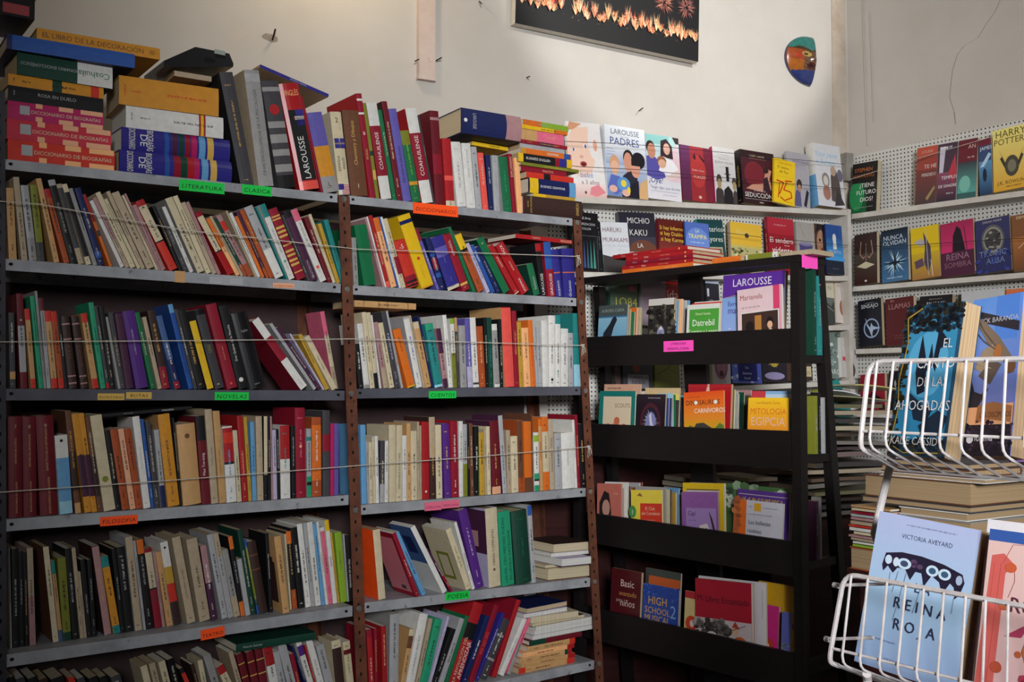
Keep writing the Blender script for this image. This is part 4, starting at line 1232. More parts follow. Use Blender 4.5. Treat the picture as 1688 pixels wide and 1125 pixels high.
for x, y, r, cs in ((.79,.40,.06,'#b0705c #d89078 #8c5048'), (.92,.40,.06,'#a8685c #c88070 #70484a'), (.12,.44,.06,'#c86a50 #e8a070'), (.03,.36,.04,'#d87858 #f0b080'), (.20,.36,.05,'#f0a060 #f8dca0 #d85038'), (.50,.52,.08,'#c08878 #a86a60'), (.85,.60,.1,'#c07868 #e0a088'), (.25,.66,.1,'#d88868 #f0c090'), (.6,.72,.09,'#b87878 #d8a8a0')):
    art += f'b {x} {y} {r} 90 .0015 {cs};'
art += 'p #6a58e0 .045 .215 .10 .20 .10 .212 .045 .228;p #d84848 .16 .18 .19 .18 .195 .40 .165 .40;' + 'b .178 .26 .05 40 .0014 #f0a050 #f8d898 #d04838;'
rr = random.Random(5); draw(mb, art, PW, PH, (0, 0, 0), (1, 0, 0), (0, 0, 1), (0, -1, 0), rr); mb.build('printed_fireworks', M_INK, pic)
# half-moon clay mask: convex left profile, straight right edge, brow, eye, nose and lips in relief
c = FW.uz(1329, 97, -.03); MH = FW.uz(1329, 57)[1]-FW.uz(1329, 138)[1]; MWd = abs(FW.uz(1343, 97)[0]-FW.uz(1301, 97)[0])
rows_, cols_ = 56, 34; V = []; Cc = []; F_ = []
def mask_col(x, y):
    # x -1 (left rim) .. 0 (straight edge), y -1..1
    if y > .40+.06*math.sin(x*9): k = (58,140,130)
    elif y > .32: k = (74,62,40)
    elif y < -.52+.18*(x+.5): k = (52,66,128)
    elif x > -.42: k = (126,92,70) if (y*7+x*3) % 1 > .35 else (92,64,48)
    else: k = (182,84,40) if y > -.12 else (190,108,36)
    if abs(math.hypot((x+.34)/.16, (y-.16)/.09)-.8) < .3: k = (216,180,96)
    if math.hypot((x+.34)/.07, (y-.16)/.05) < 1: k = (26,20,18)
    if math.hypot((x+.16)/.16, (y+.30)/.13) < 1: k = (88,34,28)
    if math.hypot((x+.16)/.09, (y+.30)/.05) < 1: k = (24,18,18)
    if math.hypot((x+.62)/.13, (y-.05)/.11) < 1: k = (200,70,44)
    return k
for i in range(rows_+1):
    y = -1+2*i/rows_; half = math.sqrt(max(0, 1-y*y))
    for j in range(cols_+1):
        x = -half*(1-j/cols_); s = j/cols_
        d = .034*math.sqrt(max(0, 1-(x*x*.9+y*y*.98)))
        d += .012*math.exp(-((x+.10)/.10)**2-((y+.02)/.16)**2) + .006*math.exp(-((x+.16)/.14)**2-((y+.22)/.06)**2) + .006*math.exp(-((x+.16)/.14)**2-((y+.38)/.05)**2) - .007*math.exp(-((x+.34)/.12)**2-((y-.16)/.07)**2) + .006*math.exp(-((x+.34)/.2)**2-((y-.34)/.05)**2) + .004*math.exp(-((x+.62)/.14)**2-((y-.05)/.12)**2)
        V.append((x*MWd, -d, y*MH/2))
        Cc.append(lin(tuple(c_*.78 for c_ in mask_col(x, y))))
mb = MB()
for i in range(rows_):
    for j in range(cols_):
        q = [i*(cols_+1)+j, i*(cols_+1)+j+1, (i+1)*(cols_+1)+j+1, (i+1)*(cols_+1)+j]
        mb.face([V[k] for k in q], [Cc[k] for k in q])
for i in range(rows_): # straight side wall and back
    a, b = V[i*(cols_+1)+cols_], V[(i+1)*(cols_+1)+cols_]; mb.face([a, (a[0], .002, a[2]), (b[0], .002, b[2]), b], lin((70,52,44)))
    a, b = V[i*(cols_+1)], V[(i+1)*(cols_+1)]; mb.face([b, (b[0], .002, b[2]), (a[0], .002, a[2]), a], lin((60,60,90)))
mask = mb.build('clay_mask', printed('glazed_clay', .25, .5, .25), None, FW.M(c[0]+MWd*.33, -.004, c[1]) @ Matrix.Rotation(rad(4), 4, 'Y')); fuse(mask); mask.data.polygons.foreach_set('use_smooth', [True]*len(mask.data.polygons))
tag(mask, 'small half-face clay mask painted teal orange and blue near the corner', 'mask')

# ------------------------------------------------------------------ white shelving on the two far walls
def wall_shelves(F, name, label, panel, lines, ends, vd):
    root = tag(empty(name, F.M()), label, 'shelving')
    mb = MB(); (xa, ya), (xb, yb), zlow = panel
    pa, pb = F.uz(xa, ya, -.008), F.uz(xb, yb, -.008)
    mb.face([(pa[0], -.008, zlow), (pb[0], -.008, zlow), (pb[0], -.008, pb[1]), (pa[0], -.008, pa[1])])
    mb.face([(pa[0], -.008, pa[1]), (pb[0], -.008, pb[1]), (pb[0], 0, pb[1]), (pa[0], 0, pa[1])]); mb.face([(pa[0], -.008, zlow), (pa[0], 0, zlow), (pa[0], 0, pa[1]), (pa[0], -.008, pa[1])])
    mb.build('pegboard', M_PEG, root)
    for (x0, y0), (x1, y1), th in lines:
        a, b = F.uz(x0, y0, -vd), F.uz(x1, y1, -vd); mb = MB(); SNAP.setdefault(id(F), []).append(lambda u, a=a, b=b: a[1]+(b[1]-a[1])*(u-a[0])/(b[0]-a[0]))
        sec = lambda u, z: [(u, -vd, z-th), (u, -.0085, z-th), (u, -.0085, z), (u, -vd, z)]
        mb.prism(sec(*a), sec(*b)); mb.build('shelf', M_WHITEWOOD, root)
    for u0, u1, va, vb, z0, z1 in ends:
        mb = MB(); mb.box((u0, va, z0), (u1, vb, z1)); mb.build('upright', M_WHITEWOOD, root)
    return root
VD = .115
ue = FW.uz(1397, 400, -VD)[0]
wall_shelves(FW, 'pegboard_shelving', 'white wooden shelves on pegboard along the back wall, behind the black stand', ((905, 336), (1399, 352), .55),
    [((900, 322), (1396, 347), .021), ((925, 448), (1400, 455.5), .020), ((1012, 543), (1400, 536.5), .02), ((1012, 648), (1400, 627), .02)],
    [(ue, ue+.018, -VD-.004, -.0085, .5, FW.uz(1397, 345, -VD)[1]+.0)], VD)
wall_shelves(FR, 'pegboard_shelving', 'white wooden shelves on pegboard along the right wall', ((1400, 260), (2000, 128), .55),
    [((1404, 353), (2000, 271), .021), ((1406, 473), (2000, 423), .020), ((1410, 576), (2000, 553), .02), ((1412, 681), (2000, 696), .02)], [], .105)
mb = MB(); a = FW.uz(1389, 253, -.02); b = FW.uz(1399, 300, -.02); mb.box((a[0], -.04, b[1]), (b[0]+.01, 0, a[1]))
tag(mb.build('junction_box', noisy('grey_box_paint', (150,146,138), (128,124,116), 12, .7), None, FW.M()), 'small grey box fixed in the wall corner above the white shelves', 'box')

F1 = 'books on the top shelf of the back wall'; F2 = 'books on the second shelf of the back wall'; F3 = 'books on the lower shelves of the back wall'
faces = [
 # ---- back wall, top shelf
 (FW, -.085, (945,324), (1001,329), (937,200), 7, (236,232,230), 'g 0 0 1 .2 #d8b0a8 #f0e0dc;e .36 .60 .40 .34 #f2cdb8;p #f2cdb8 .05 .5 .2 .9 .6 .95 .78 .7 .72 .42 .5 .28 .25 .3;e .74 .74 .14 .22 #ece6e4;p #d89a78 0 .88 .1 1 .45 .98 .2 .9;e .80 .70 .06 .08 #e8a890;e .50 .68 .07 .03 #f8f2f0;e .51 .68 .03 .028 #5a64a0;e .16 .63 .05 .025 #f4ecea;e .15 .63 .028 .024 #5a64a0;l #c89880 .01 .40 .73 .58 .735;e .36 .54 .06 .02 #e0a898;e .40 .445 .10 .035 #a84040;e .40 .44 .06 .02 #5a1c20;t bebé .46 .27 .075 #7ea0d0;t a_3_años .55 .18 .06 #8a7078;p #e08890 .55 .14 .78 .18 .98 .08 .7 .02 .5 .05;e .38 .07 .03 .02 #50343c', 'tall baby book with close-up baby face, leftmost cover on the white shelf', None, .02, None, F1),
 (FW, -.085, (1002,330), (1068,333), (1003,206), 7, (222,228,238), 'g 0 0 1 .7 #6a86b8 #dce4f0;r 0 .62 1 1 #e2e6ec;g 0 .45 1 .68 #98acd0 #e2e6ec;t LAROUSSE .5 .88 .075 #444a60;s .4 .845 .2 .012 #8090b0;t PADRES .48 .73 .105 #3c4a8c;s .03 .66 .16 .012 #5a70a8;s .03 .62 .2 .012 #5a70a8;s .03 .58 .18 .012 #3c5aa8;p #2a2838 .35 0 .4 .3 .6 .4 .75 .35 .78 0;e .55 .56 .13 .12 #2a2224;e .54 .50 .11 .14 #d89a80;e .80 .54 .17 .12 #1c1820;e .72 .42 .12 .13 #e0a088;r .62 .46 .84 .56 #1c1820;p #d8ac78 .76 0 .82 .22 1 .3 1 0;p #1c1a26 .5 0 .6 .2 .78 .25 .78 0;e .2 .46 .12 .12 #d8a47c;e .2 .40 .10 .10 #e8b89c;p #5a6cb8 .0 .1 .1 .3 .32 .28 .4 .1 .2 .02;e .40 .18 .16 .1 #5c94cc;e .40 .19 .07 .05 #e8d048;e .14 .1 .1 .05 #e0b0a0;e .45 .06 .1 .05 #e0b0a0;e .52 .1 .04 .05 #e8d048', 'white and blue parents handbook with smiling family photo', None, .03, None, F1),
 (FW, -.085, (1069,333), (1124,336), (1069,221), 7, (228,226,232), 'g 0 .45 1 1 #e0dce4 #a8d4d0;r 0 .86 .7 1 #8cc4c0;p #3a2a2c .8 1 .9 .9 1 .9 1 1;p #e8c8d0 .7 .3 .75 .75 .95 .9 1 .6 1 .3;p #5a54a8 0 .35 0 .65 .2 .68 .45 .55 .55 .35 .3 .3;e .13 .80 .13 .1 #2c1e20;e .16 .74 .12 .12 #c88c70;p #382428 .42 .65 .45 .92 .62 .96 .78 .85 .8 .65 .6 .66;e .62 .80 .1 .09 #e0b09c;p #f4f0f2 .35 .45 .5 .68 .8 .62 .95 .5 .7 .38;e .45 .6 .14 .08 #9a6448;e .46 .56 .12 .07 #e0b090;p #e8d0cc .5 .34 .95 .5 1 .42 .7 .3;t ¡Oye! .24 .25 .085 #3c4888 .5 .9 i;t Tengo_algo_que_decirte .5 .165 .045 #8088a8 .5 .9 i;s .1 .12 .8 .012 #a8a8b8;s .45 .07 .4 .012 #a8a8b8', 'white book with teal sky and family photo, between the handbook and a dark red cover', None, .014, None, F1),
 (FW, -.085, (1126,335), (1177,338), (1125,239), 8, (120,34,46), 'g 0 0 .3 1 #5a2440 #6a3060;g .3 0 .75 1 #9a2a30 #a03038;g .75 0 1 1 #7a2030 #702038;e .55 .55 .25 .3 #b83838;p #3a1820 .40 .8 .46 .88 .5 .8 .46 .74;p #3a1820 .6 .86 .78 .76 .75 .72 .6 .82;t Niebla_Carlier .55 .55 .035 #e0b8b0;t FUEGO .58 .42 .06 #e8c0b0;e .56 .08 .05 .03 #d8b0a0', 'dark red novel with glowing orange blur, left of the white suit cover', 'maroon', .02, None, F1),
 (FW, -.085, (1180,338), (1216,340), (1178,242), 7, (214,212,210), 's .2 .86 .6 .02 #b0a8a8;t Método_de .5 .78 .04 #a09898;t BUENA_MAGIA .5 .71 .045 #908888;s .25 .64 .5 .015 #a8a0a0;p #3c3436 .02 0 .05 .22 .2 .3 .38 .22 .42 0;e .22 .42 .12 .09 #4a3c38;e .22 .34 .09 .09 #a89068;p #201c20 .38 0 .42 .24 .62 .32 .8 .22 .82 0;r .55 .40 .68 .66 #1c181c;r .48 .52 .75 .535 #1c181c;p #443c3c .8 0 .82 .2 .9 .26 1 .22 1 0;e .9 .4 .1 .08 #4a3c38;e .9 .33 .08 .08 #a89068', 'white cover with three dark-suited figures and pink spine', 'magenta', .02, None, F1),
 (FW, -.085, (1226,341), (1281,343), (1225,247), 7, (44,20,26), 'r 0 .2 1 .86 #4a1c26;e .38 .55 .3 .25 #7a2430;p #c89078 .1 .27 .3 .36 .62 .4 .7 .6 .62 .66 .68 .72 .9 .66 .82 .5 .9 .3 .6 .24;e .72 .66 .09 .06 #3a2020;p #3a2430 .6 .24 .64 .5 .76 .54 .84 .24;t ROBERT_GREENE .48 .89 .035 #c8b090;l #c8a080 .005 .25 .85 .75 .85;t EL_ARTE_DE_LA .5 .235 .03 #c8c0c0;t SEDUCCIÓN .46 .12 .085 #e8e4e0 .5 .84;s .05 .075 .85 .015 #c8c0c0;r .47 .02 .58 .035 #c8c0c0', 'dark red seduction guide with white title and standing spine, beside the yellow cover', 'black', .036, 's:gold t:SEDUCCIÓN:gold:.5:.3', F1),
 (FW, -.115, (1276,341), (1310,345), (1284,262), 6, (236,196,26), 't ALAN_WATTS .5 .89 .045 #b06820;t El_camino .42 .79 .06 #5a4010;t del_Tao .45 .69 .06 #5a4010;l #b08818 .005 .05 .6 .95 .62;l #c82818 .05 .1 .5 .45 .48 .25 .2;l #c82818 .05 .5 .52 .85 .55;l #c82818 .045 .6 .5 .45 .32 .8 .3 .85 .18 .5 .08 .3 .14;l #c82818 .04 .25 .45 .2 .12;s .5 .05 .4 .02 #a88020', 'bright yellow cover with red brush strokes, tilted against its neighbour', 'yellow', .012, None, F1),
 (FW, -.075, (1300,344), (1336,347), (1301,250), 5, (176,172,178), 't embarazada .62 .82 .06 #6a5a90 .5 .8 i;s .3 .9 .6 .02 #b0a8b8;s .3 .76 .5 .02 #a0a0a8;s .3 .72 .5 .02 #a0a0a8;e .52 .42 .12 .1 #3a2c30;p #5c5a84 .25 .02 .35 .3 .55 .36 .6 .02;e .52 .36 .08 .07 #b88c74;p #2c2834 .7 .05 .85 .35 .95 .3 .82 .02', 'grey pregnancy guide half hidden behind the yellow cover', 'silver', .016, None, F1),
 (FW, -.105, (1350,344), (1394,347), (1343,236), 8, (216,216,220), 't Your_Japan .45 .80 .085 #8cc0e0 .5 .85 i;t in_Europe .4 .68 .075 #8cc0e0;e .35 .42 .14 .12 #8a8480;e .35 .41 .09 .08 #d0c8c0;p #5a504c .5 .1 .55 .5 .7 .66 .85 .5 .9 .05;e .66 .58 .1 .08 #b89c88;e .9 .52 .1 .1 #70687c;e .35 .22 .14 .12 #a87868;p #403a3c .6 .02 .75 .3 .98 .05', 'white boxy travel book with pale blue lettering, rightmost on the top back shelf', 'white', .045, 'b0-.5:sky n', F1),
 # ---- back wall, second shelf
 (FW, -.085, (940,448), (989,449), (941,348), 6, (24,22,26), 't El_Arte .6 .88 .045 #c8c8c8;t COLORIZACIÓN .55 .78 .04 #b8b8b8;t Y_COLOR .55 .70 .04 #b8b8b8;l #a0a0a0 .004 .1 .02 .1 .6 .95 .6 .95 .02;p #54306a .22 .05 .25 .55 .3 .05;p #5a3c80 .34 .05 .37 .53 .42 .05;p #3c4a80 .46 .05 .49 .53 .54 .05;p #345a70 .57 .05 .60 .53 .65 .05;p #3a8078 .68 .05 .71 .53 .76 .05;p #48907c .79 .05 .82 .53 .87 .05', 'black colouring book with a row of coloured pencils, beside the bookcase post', 'black', .012, None, F2),
 (FW, -.11, (996,449), (1041,450), (994,366), 5, (216,218,222), 't HARUKI .40 .80 .095 #74484e;t MURAKAMI .5 .60 .10 #74484e;t EL_FIN_DEL_MUNDO .5 .50 .06 #b0bcc8;s .1 .44 .8 .02 #c0c8d0;p #3c3838 0 .0 0 .34 .3 .3 .6 .36 1 .32 1 0', 'white novel with thin brown capital author name, above the red book stack', 'black', .026, 's:silver', F2),
 (FW, -.065, (1029,450), (1088,451), (1028,350), 6, (46,44,56), 'g 0 0 1 .6 #5a3a30 #3a3848;e .6 .35 .4 .2 #6a4030;t MICHIO .53 .82 .095 #d8d4d0;t KAKU .5 .62 .10 #d8d4d0;t LA .52 .42 .075 #d8d4d0;t ECUACIÓN .5 .28 .075 #d8d4d0', 'dark slate cover with large white capitals, behind the white novel', 'charcoal', .024, None, F2),
 (FW, -.085, (1089,451), (1132,451), (1090,361), 6, (96,30,24), 'g 0 0 1 .6 #a84030 #6a2620;t Si_hay_Infierno, .5 .80 .075 #e8c040;t si_hay_Diablo, .5 .69 .075 #e8c040;t si_hay_Karma .5 .58 .075 #e8c040', 'brick red cover with three lines of yellow title', 'maroon', .02, None, F2),
 (FW, -.115, (1133,452), (1172,452), (1134,366), 6, (84,112,190), 'e .5 .6 .5 .3 #6a8ad0;t LA .5 .80 .06 #e8e0a0;t TRAMPA .5 .67 .09 #f0e070;s .2 .58 .6 .03 #d0d8f0', 'bright blue cover with yellow title, in front of the teal book', 'blue', .01, None, F2),
 (FW, -.07, (1158,452), (1200,452), (1156,362), 6, (22,70,72), 't Misterios .55 .78 .10 #d8dcd0;t Mayores .55 .60 .10 #d8dcd0;r .25 .1 .9 .5 #b0a888;r .3 .12 .86 .47 #6a6850', 'dark teal cover with pale serif title, half behind the blue cover', 'teal', .02, None, F2),
 (FW, -.085, (1207,452), (1258,453), (1208,366), 6, (206,184,90), 'r 0 .55 1 1 #e0b438;t Rumi .4 .74 .13 #d8c070;e .52 .75 .07 .05 #4a3820;r 0 0 1 .5 #b8b078;x 50 .02 .05 .95 .48 .06 #5a5a34 #8a8650 #d8d0a0 #444020', 'mustard yellow cover with patterned green lower half', 'beige', .02, None, F2),
 (FW, -.085, (1270,453), (1313,454), (1268,358), 6, (150,26,40), 'g 0 .7 1 1 #a82030 #b83040;s .25 .86 .5 .025 #e0a8a8;t El_sendero .5 .55 .095 #e8dcd8;s .6 .5 .2 .02 #e8dcd8;t vidente .5 .36 .12 #f0ece8 .5 .92 i', 'crimson cover with white italic title and visible spine', 'crimson', .02, 's:peach', F2),
 (FW, -.085, (1316,454), (1346,455), (1316,366), 6, (168,162,156), 'l #5a5850 .01 .2 .95 .5 .7;r .15 .3 .85 .58 #4a4478;e .5 .58 .35 .04 #8a84a8;r .15 .3 .85 .36 #302c50', 'grey cover showing a purple candle jar', 'grey', .016, None, F2),
 (FW, -.08, (1347,455), (1366,456), (1346,369), 6, (90,64,54), 'e .5 .62 .38 .26 #b08468;e .4 .68 .1 .03 #2c2020;e .8 .68 .1 .03 #2c2020;e .55 .5 .14 .03 #84403a;p #2a2024 0 .8 .2 1 1 1 1 .85 .5 .92', 'narrow brown cover with a face, left of the blue cover', 'brown', .016, None, F2),
 (FW, -.115, (1365,456), (1392,457), (1364,370), 6, (40,80,150), 'g 0 .3 1 .75 #4a9ad8 #24508c;r 0 0 1 .3 #202838;e .5 .3 .6 .06 #4a9ad8;r 0 0 1 .27 #202838;e .5 .72 .11 .1 #d8d4d0;p #d8d4d0 .4 .5 .42 .68 .6 .66 .62 .5;t SECRETO .5 .42 .06 #b8d0e8;s .3 .1 .4 .015 #8090a8', 'blue cover with white silhouette and black foot, at the end of the shelf', 'navy', .012, None, F2),
 # ---- back wall, lower shelves
 (FW, -.085, (1008,545), (1053,545), (1008,463), 6, (72,86,70), 'e .8 .86 .12 .07 #a84858;t 1Q84 .55 .45 .2 #a8a04c', 'green cover with thin golden numerals, seen through the stand', 'bottle', .03, None, F3),
 (FW, -.085, (1058,545), (1099,545), (1062,458), 6, (142,122,134), 't Muerte .5 .5 .06 #806878;s .3 .6 .4 .02 #a090a0', 'dusty lilac cover tilted beside the golden numerals', 'silver', .02, None, F3),
 (FW, -.085, (1100,545), (1122,545), (1100,463), 6, (180,40,38), 't ida .5 .6 .2 #e8e0dc', 'red cover with white letters, seen past the stand support', 'red', .02, None, F3),
 (FW, -.085, (1166,541), (1188,541), (1166,450), 6, (40,40,48), 'r 0 .8 1 .93 #a8b0c0;r .1 .55 .25 .7 #c8c8d0;e .4 .4 .3 .1 #70747c', 'dark cover with pale lorry headlights, behind the purple workbook', 'black', .02, None, F3),
 (FW, -.085, (1358,534), (1377,535), (1357,461), 6, (104,110,106), 'r 0 .6 1 1 #c8c0a8;t Y_TÚ .5 .78 .07 #6a6450;p #3c4240 0 .1 .3 .5 .7 .4 1 .55 1 0 0 0;l #d8d4d0 .02 0 .35 .4 .4 .9 .3', 'narrow grey landscape cover right of the stand leg', 'charcoal', .018, None, F3),
 (FW, -.085, (1379,535), (1405,536), (1379,458), 6, (200,190,184), 'e .5 .35 .26 .2 #8a5440;e .5 .35 .2 .16 #a0664c;t CÓMO .5 .88 .05 #a87878;t ENTENDER .5 .8 .05 #a87878;t ESTO .5 .72 .05 #a87878;r .62 .04 .75 .16 #4a4870', 'pinkish white cover with brown oval figure near the corner', 'cream', .016, None, F3),
 (FW, -.085, (1014,650), (1026,649), (1015,585), 5, (44,36,38), 'e .5 .4 .4 .3 #5a4444', 'narrow very dark cover left of the grey pale-titled one', 'black', .02, None, F3),
 (FW, -.085, (1028,648), (1077,646), (1028,585), 5, (70,70,76), 'r .15 .02 .85 .42 #9c98a0;t CUANDO_A .5 .3 .1 #2c2838 .5 .65;t SUCEDE .5 .15 .1 #2c2838 .5 .65;e .45 .62 .12 .14 #9a5a48', 'grey cover with pale title box, above the peach book', 'charcoal', .02, None, F3),
 (FW, -.085, (1080,646), (1121,644), (1081,570), 5, (112,120,52), 'l #3c4424 .02 .1 .3 .5 .45 .95 .7;l #3c4424 .015 .5 .45 .9 .35', 'olive green cover with a dark twig', 'olive', .02, None, F3),
 (FW, -.085, (1175,641), (1205,640), (1176,572), 5, (176,168,170), 'e .5 .5 .36 .36 #8a5a78;e .5 .52 .26 .26 #a87888;e .5 .3 .1 .08 #503040', 'white cover with a purple oval photo, behind the dinosaur book', 'cream', .018, None, F3),
 (FW, -.085, (1208,640), (1256,637), (1208,566), 5, (80,96,190), 'x 60 0 0 1 1 .08 #a0b0e0 #5068b8 #7088d0 #c0d0f0;r .12 .62 .9 .95 #181c50;t KAMASUTRA .5 .7 .1 #e0d860;r .2 .05 .85 .5 #1c2068;t Tao .5 .36 .06 #c0d0f0;t Sabiduría .5 .22 .06 #c0d0f0;t Sexual .5 .1 .06 #c0d0f0', 'blue marbled cover with navy boxes, above the red and orange books', 'blue', .018, None, F3),
 (FW, -.085, (1257,636), (1298,634), (1257,566), 5, (30,28,40), 'e .5 .6 .2 .22 #b8a040;b .5 .6 .3 24 .02 #c8b860 #8a8040;e .5 .15 .4 .1 #9890b8', 'black cover with golden rays, beside the stand upright', 'black', .018, None, F3),
 (FW, -.085, (1301,634), (1340,632), (1299,560), 5, (60,48,44), 'r .4 .1 .95 .35 #c8b890;t DRACO .65 .15 .12 #3c3028 .5 .5;e .3 .6 .25 .25 #8a7460', 'brown illustrated cover between the stand legs', 'brown', .018, None, F3),
 (FW, -.085, (1359,630), (1388,629), (1361,546), 5, (110,124,118), 'x 40 0 .3 1 1 .12 #8a9c98 #58665c #c0ccc4;t NARCA .6 .1 .12 #d0d4d0', 'grey green mottled cover right of the stand', 'charcoal', .016, None, F3),
 (FW, -.10, (1388,630), (1413,629), (1389,557), 5, (184,178,176), 'r .1 .42 .5 .52 #b84050;s .2 .8 .6 .04 #7a7478;e .6 .2 .3 .2 #4a3c3c', 'pale cover with bright white spine at the shelf end', 'white', .03, 'n', F3),
 # ---- right wall
 (FR, -.085, (1403,350), (1444,345), (1400,273), 4, (26,26,26), 'g 0 0 .6 .7 #186038 #141816;e .2 .35 .3 .3 #2a8a50;r 0 .6 1 1 #1a1614;t STEPHEN .45 .82 .075 #b86830;t HAWKING .45 .70 .075 #a85828;t ¿TIENE .6 .50 .085 #e8e4e0;t FUTURO .58 .36 .085 #e8e4e0;t DIOS? .6 .22 .085 #e8e4e0;s .1 .1 .8 .02 #90a898', 'black and green cover in the corner of the right wall, page edges showing', 'black', .03, None, 'books on the top shelf of the right wall'),
 (FR, -.085, (1508,335), (1542,331), (1503,247), 5, (150,60,50), 'g 0 0 1 .6 #4a3c3c #7a3c38;r 0 .84 1 1 #b85040;t LOUISE .5 .89 .05 #d8a090;l #3a2828 .02 0 .76 1 .86;t TE_HE .68 .62 .10 #d8d0c8 .5 .6;t PERDIDO .62 .48 .10 #d8d0c8 .5 .7;p #a08858 .5 .1 .9 .3 .95 .26 .6 .06', 'brown red thriller, first of the row of glossy thrillers', 'rust', .018, None, 'books on the top shelf of the right wall'),
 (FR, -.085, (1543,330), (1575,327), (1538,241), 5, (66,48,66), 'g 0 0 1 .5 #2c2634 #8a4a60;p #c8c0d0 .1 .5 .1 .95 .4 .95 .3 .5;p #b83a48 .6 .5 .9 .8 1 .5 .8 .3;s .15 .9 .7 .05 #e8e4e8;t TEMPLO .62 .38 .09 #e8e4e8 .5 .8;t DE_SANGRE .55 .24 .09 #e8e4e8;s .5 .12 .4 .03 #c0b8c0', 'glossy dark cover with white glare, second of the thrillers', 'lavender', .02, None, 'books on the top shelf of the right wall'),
 (FR, -.085, (1577,326), (1608,321), (1574,234), 5, (40,90,90), 'r 0 .62 1 1 #6a2430;g 0 .1 1 .62 #58a098 #3a3c44;e .4 .25 .3 .14 #78b8a8;t AN .72 .84 .07 #d8b8b0;s .5 .68 .4 .03 #d8b8b0', 'teal thriller with wine red top', 'maroon', .018, None, 'books on the top shelf of the right wall'),
 (FR, -.085, (1615,319), (1636,315), (1611,232), 5, (44,70,116), 'r 0 .88 1 1 #702438;g 0 .0 1 .6 #20385c #5a90b8;t JAMES .6 .80 .09 #e0e0e4;p #b0cce0 .1 .5 .8 .74 1 .7 .4 .5;e .45 .35 .16 .12 #182438', 'blue thriller with wave shape, left of the yellow cover', 'sky', .018, None, 'books on the top shelf of the right wall'),
 (FR, -.09, (1638,316), (1692,308), (1631,218), 5, (222,190,84), 'g 0 0 1 1 #d8a030 #e8dc80;t HARRY .55 .86 .115 #5a4a1c;t POTTER .5 .74 .115 #5a4a1c;e .58 .38 .22 .17 #4a463c;e .58 .38 .13 .10 #7a7460;p #3c382c .4 .42 .2 .66 .28 .55 .22 .52 .36 .36;p #3c382c .76 .42 .96 .66 .88 .55 .94 .52 .8 .36;t J.K._ROWLING .6 .10 .06 #5a4a1c;s .4 .05 .5 .02 #5a4a1c', 'yellow cover with dark winged emblem at the right frame edge', 'mustard', .03, None, 'books on the top shelf of the right wall'),
 (FR, -.085, (1409,467), (1446,463), (1406,389), 5, (58,42,40), 'g 0 0 1 .6 #381814 #4a4238;l #b08878 .035 .3 .85 .25 .6 .4 .5 .45 .55;l #b08878 .035 .75 .85 .82 .6 .66 .5 .6 .55;l #b08878 .02 .52 .8 .52 .45;p #c8c0a0 .1 .36 .5 .44 .9 .36 .5 .3;e .5 .06 .05 .02 #d8d0c8', 'dark cover with pale trident emblem, nearest the corner', 'black', .02, None, 'books on the second shelf of the right wall'),
 (FR, -.085, (1454,461), (1498,457), (1448,383), 5, (36,60,92), 'g 0 0 1 1 #406c94 #14202c;t NUNCA .45 .80 .085 #c8d0d8;t OLVIDAN .5 .70 .085 #c8d0d8;b .5 .35 .5 30 .02 #a0c8e0 #d8e8f0;p #14202c .5 .6 .54 .38 .95 .36 .54 .33 .5 .08 .46 .33 .05 .36 .46 .38;s .2 .06 .6 .03 #c8d8e0', 'dark blue cover with white compass star', 'cream', .018, None, 'books on the second shelf of the right wall'),
 (FR, -.085, (1504,457), (1550,453), (1495,380), 5, (196,160,40), 'g 0 0 1 .5 #a07040 #c8a828;r 0 .5 1 1 #d8b81c;p #b0a8a8 .1 .72 .35 .78 .55 .7 .35 .62;p #4a4054 .45 .9 .7 .6 .72 .3 .6 .1 .45 .3 .5 .6;p #5a4858 .1 .35 .4 .4 .45 .25 .15 .2;l #c0b8a8 .02 .55 .95 .6 .05;l #d8d4cc .02 .7 .35 .75 .02', 'yellow cover with a sword-bearing warrior', 'cream', .02, None, 'books on the second shelf of the right wall'),
 (FR, -.085, (1553,455), (1607,450), (1545,372), 5, (90,28,56), 'g 0 .45 1 1 #c83068 #a02450;r 0 0 1 .45 #4a2038;p #1c1420 .35 .45 .38 .75 .5 .92 .62 .85 .75 .45;l #3a2030 .02 .72 .9 .8 .45;t REINA .5 .30 .12 #9a7080;t SOMBRA .5 .16 .10 #8a6070', 'magenta cover with a dark cloaked figure', 'cream', .018, None, 'books on the second shelf of the right wall'),
 (FR, -.085, (1611,447), (1668,442), (1601,367), 5, (34,40,92), 'e .5 .6 .34 .28 #585858;e .5 .6 .29 .24 #8a8880;e .5 .6 .24 .2 #403e40;x 26 .3 .45 .7 .75 .05 #98948a #5a5854 #302e30;t SARAH_MARR .5 .92 .045 #b0a8a0;t TRONO .5 .3 .11 #7a88a8;t ALBA .55 .16 .11 #7080a8;x 30 0 0 1 .4 .06 #2c3c88 #28306c #3a4a9a', 'navy cover with big silver medallion', 'navy', .024, None, 'books on the second shelf of the right wall'),
 (FR, -.085, (1671,444), (1720,440), (1660,358), 5, (120,72,40), 'g 0 0 1 .6 #6a4428 #a86a38;p #c8b8a0 .3 .8 .5 .6 .9 .7 .6 .5;l #d8c8b0 .02 .2 .4 .9 .7;t DEMON .4 .92 .05 #e0c8a0', 'rusty orange cover cut by the right frame edge', 'brown', .022, None, 'books on the second shelf of the right wall'),
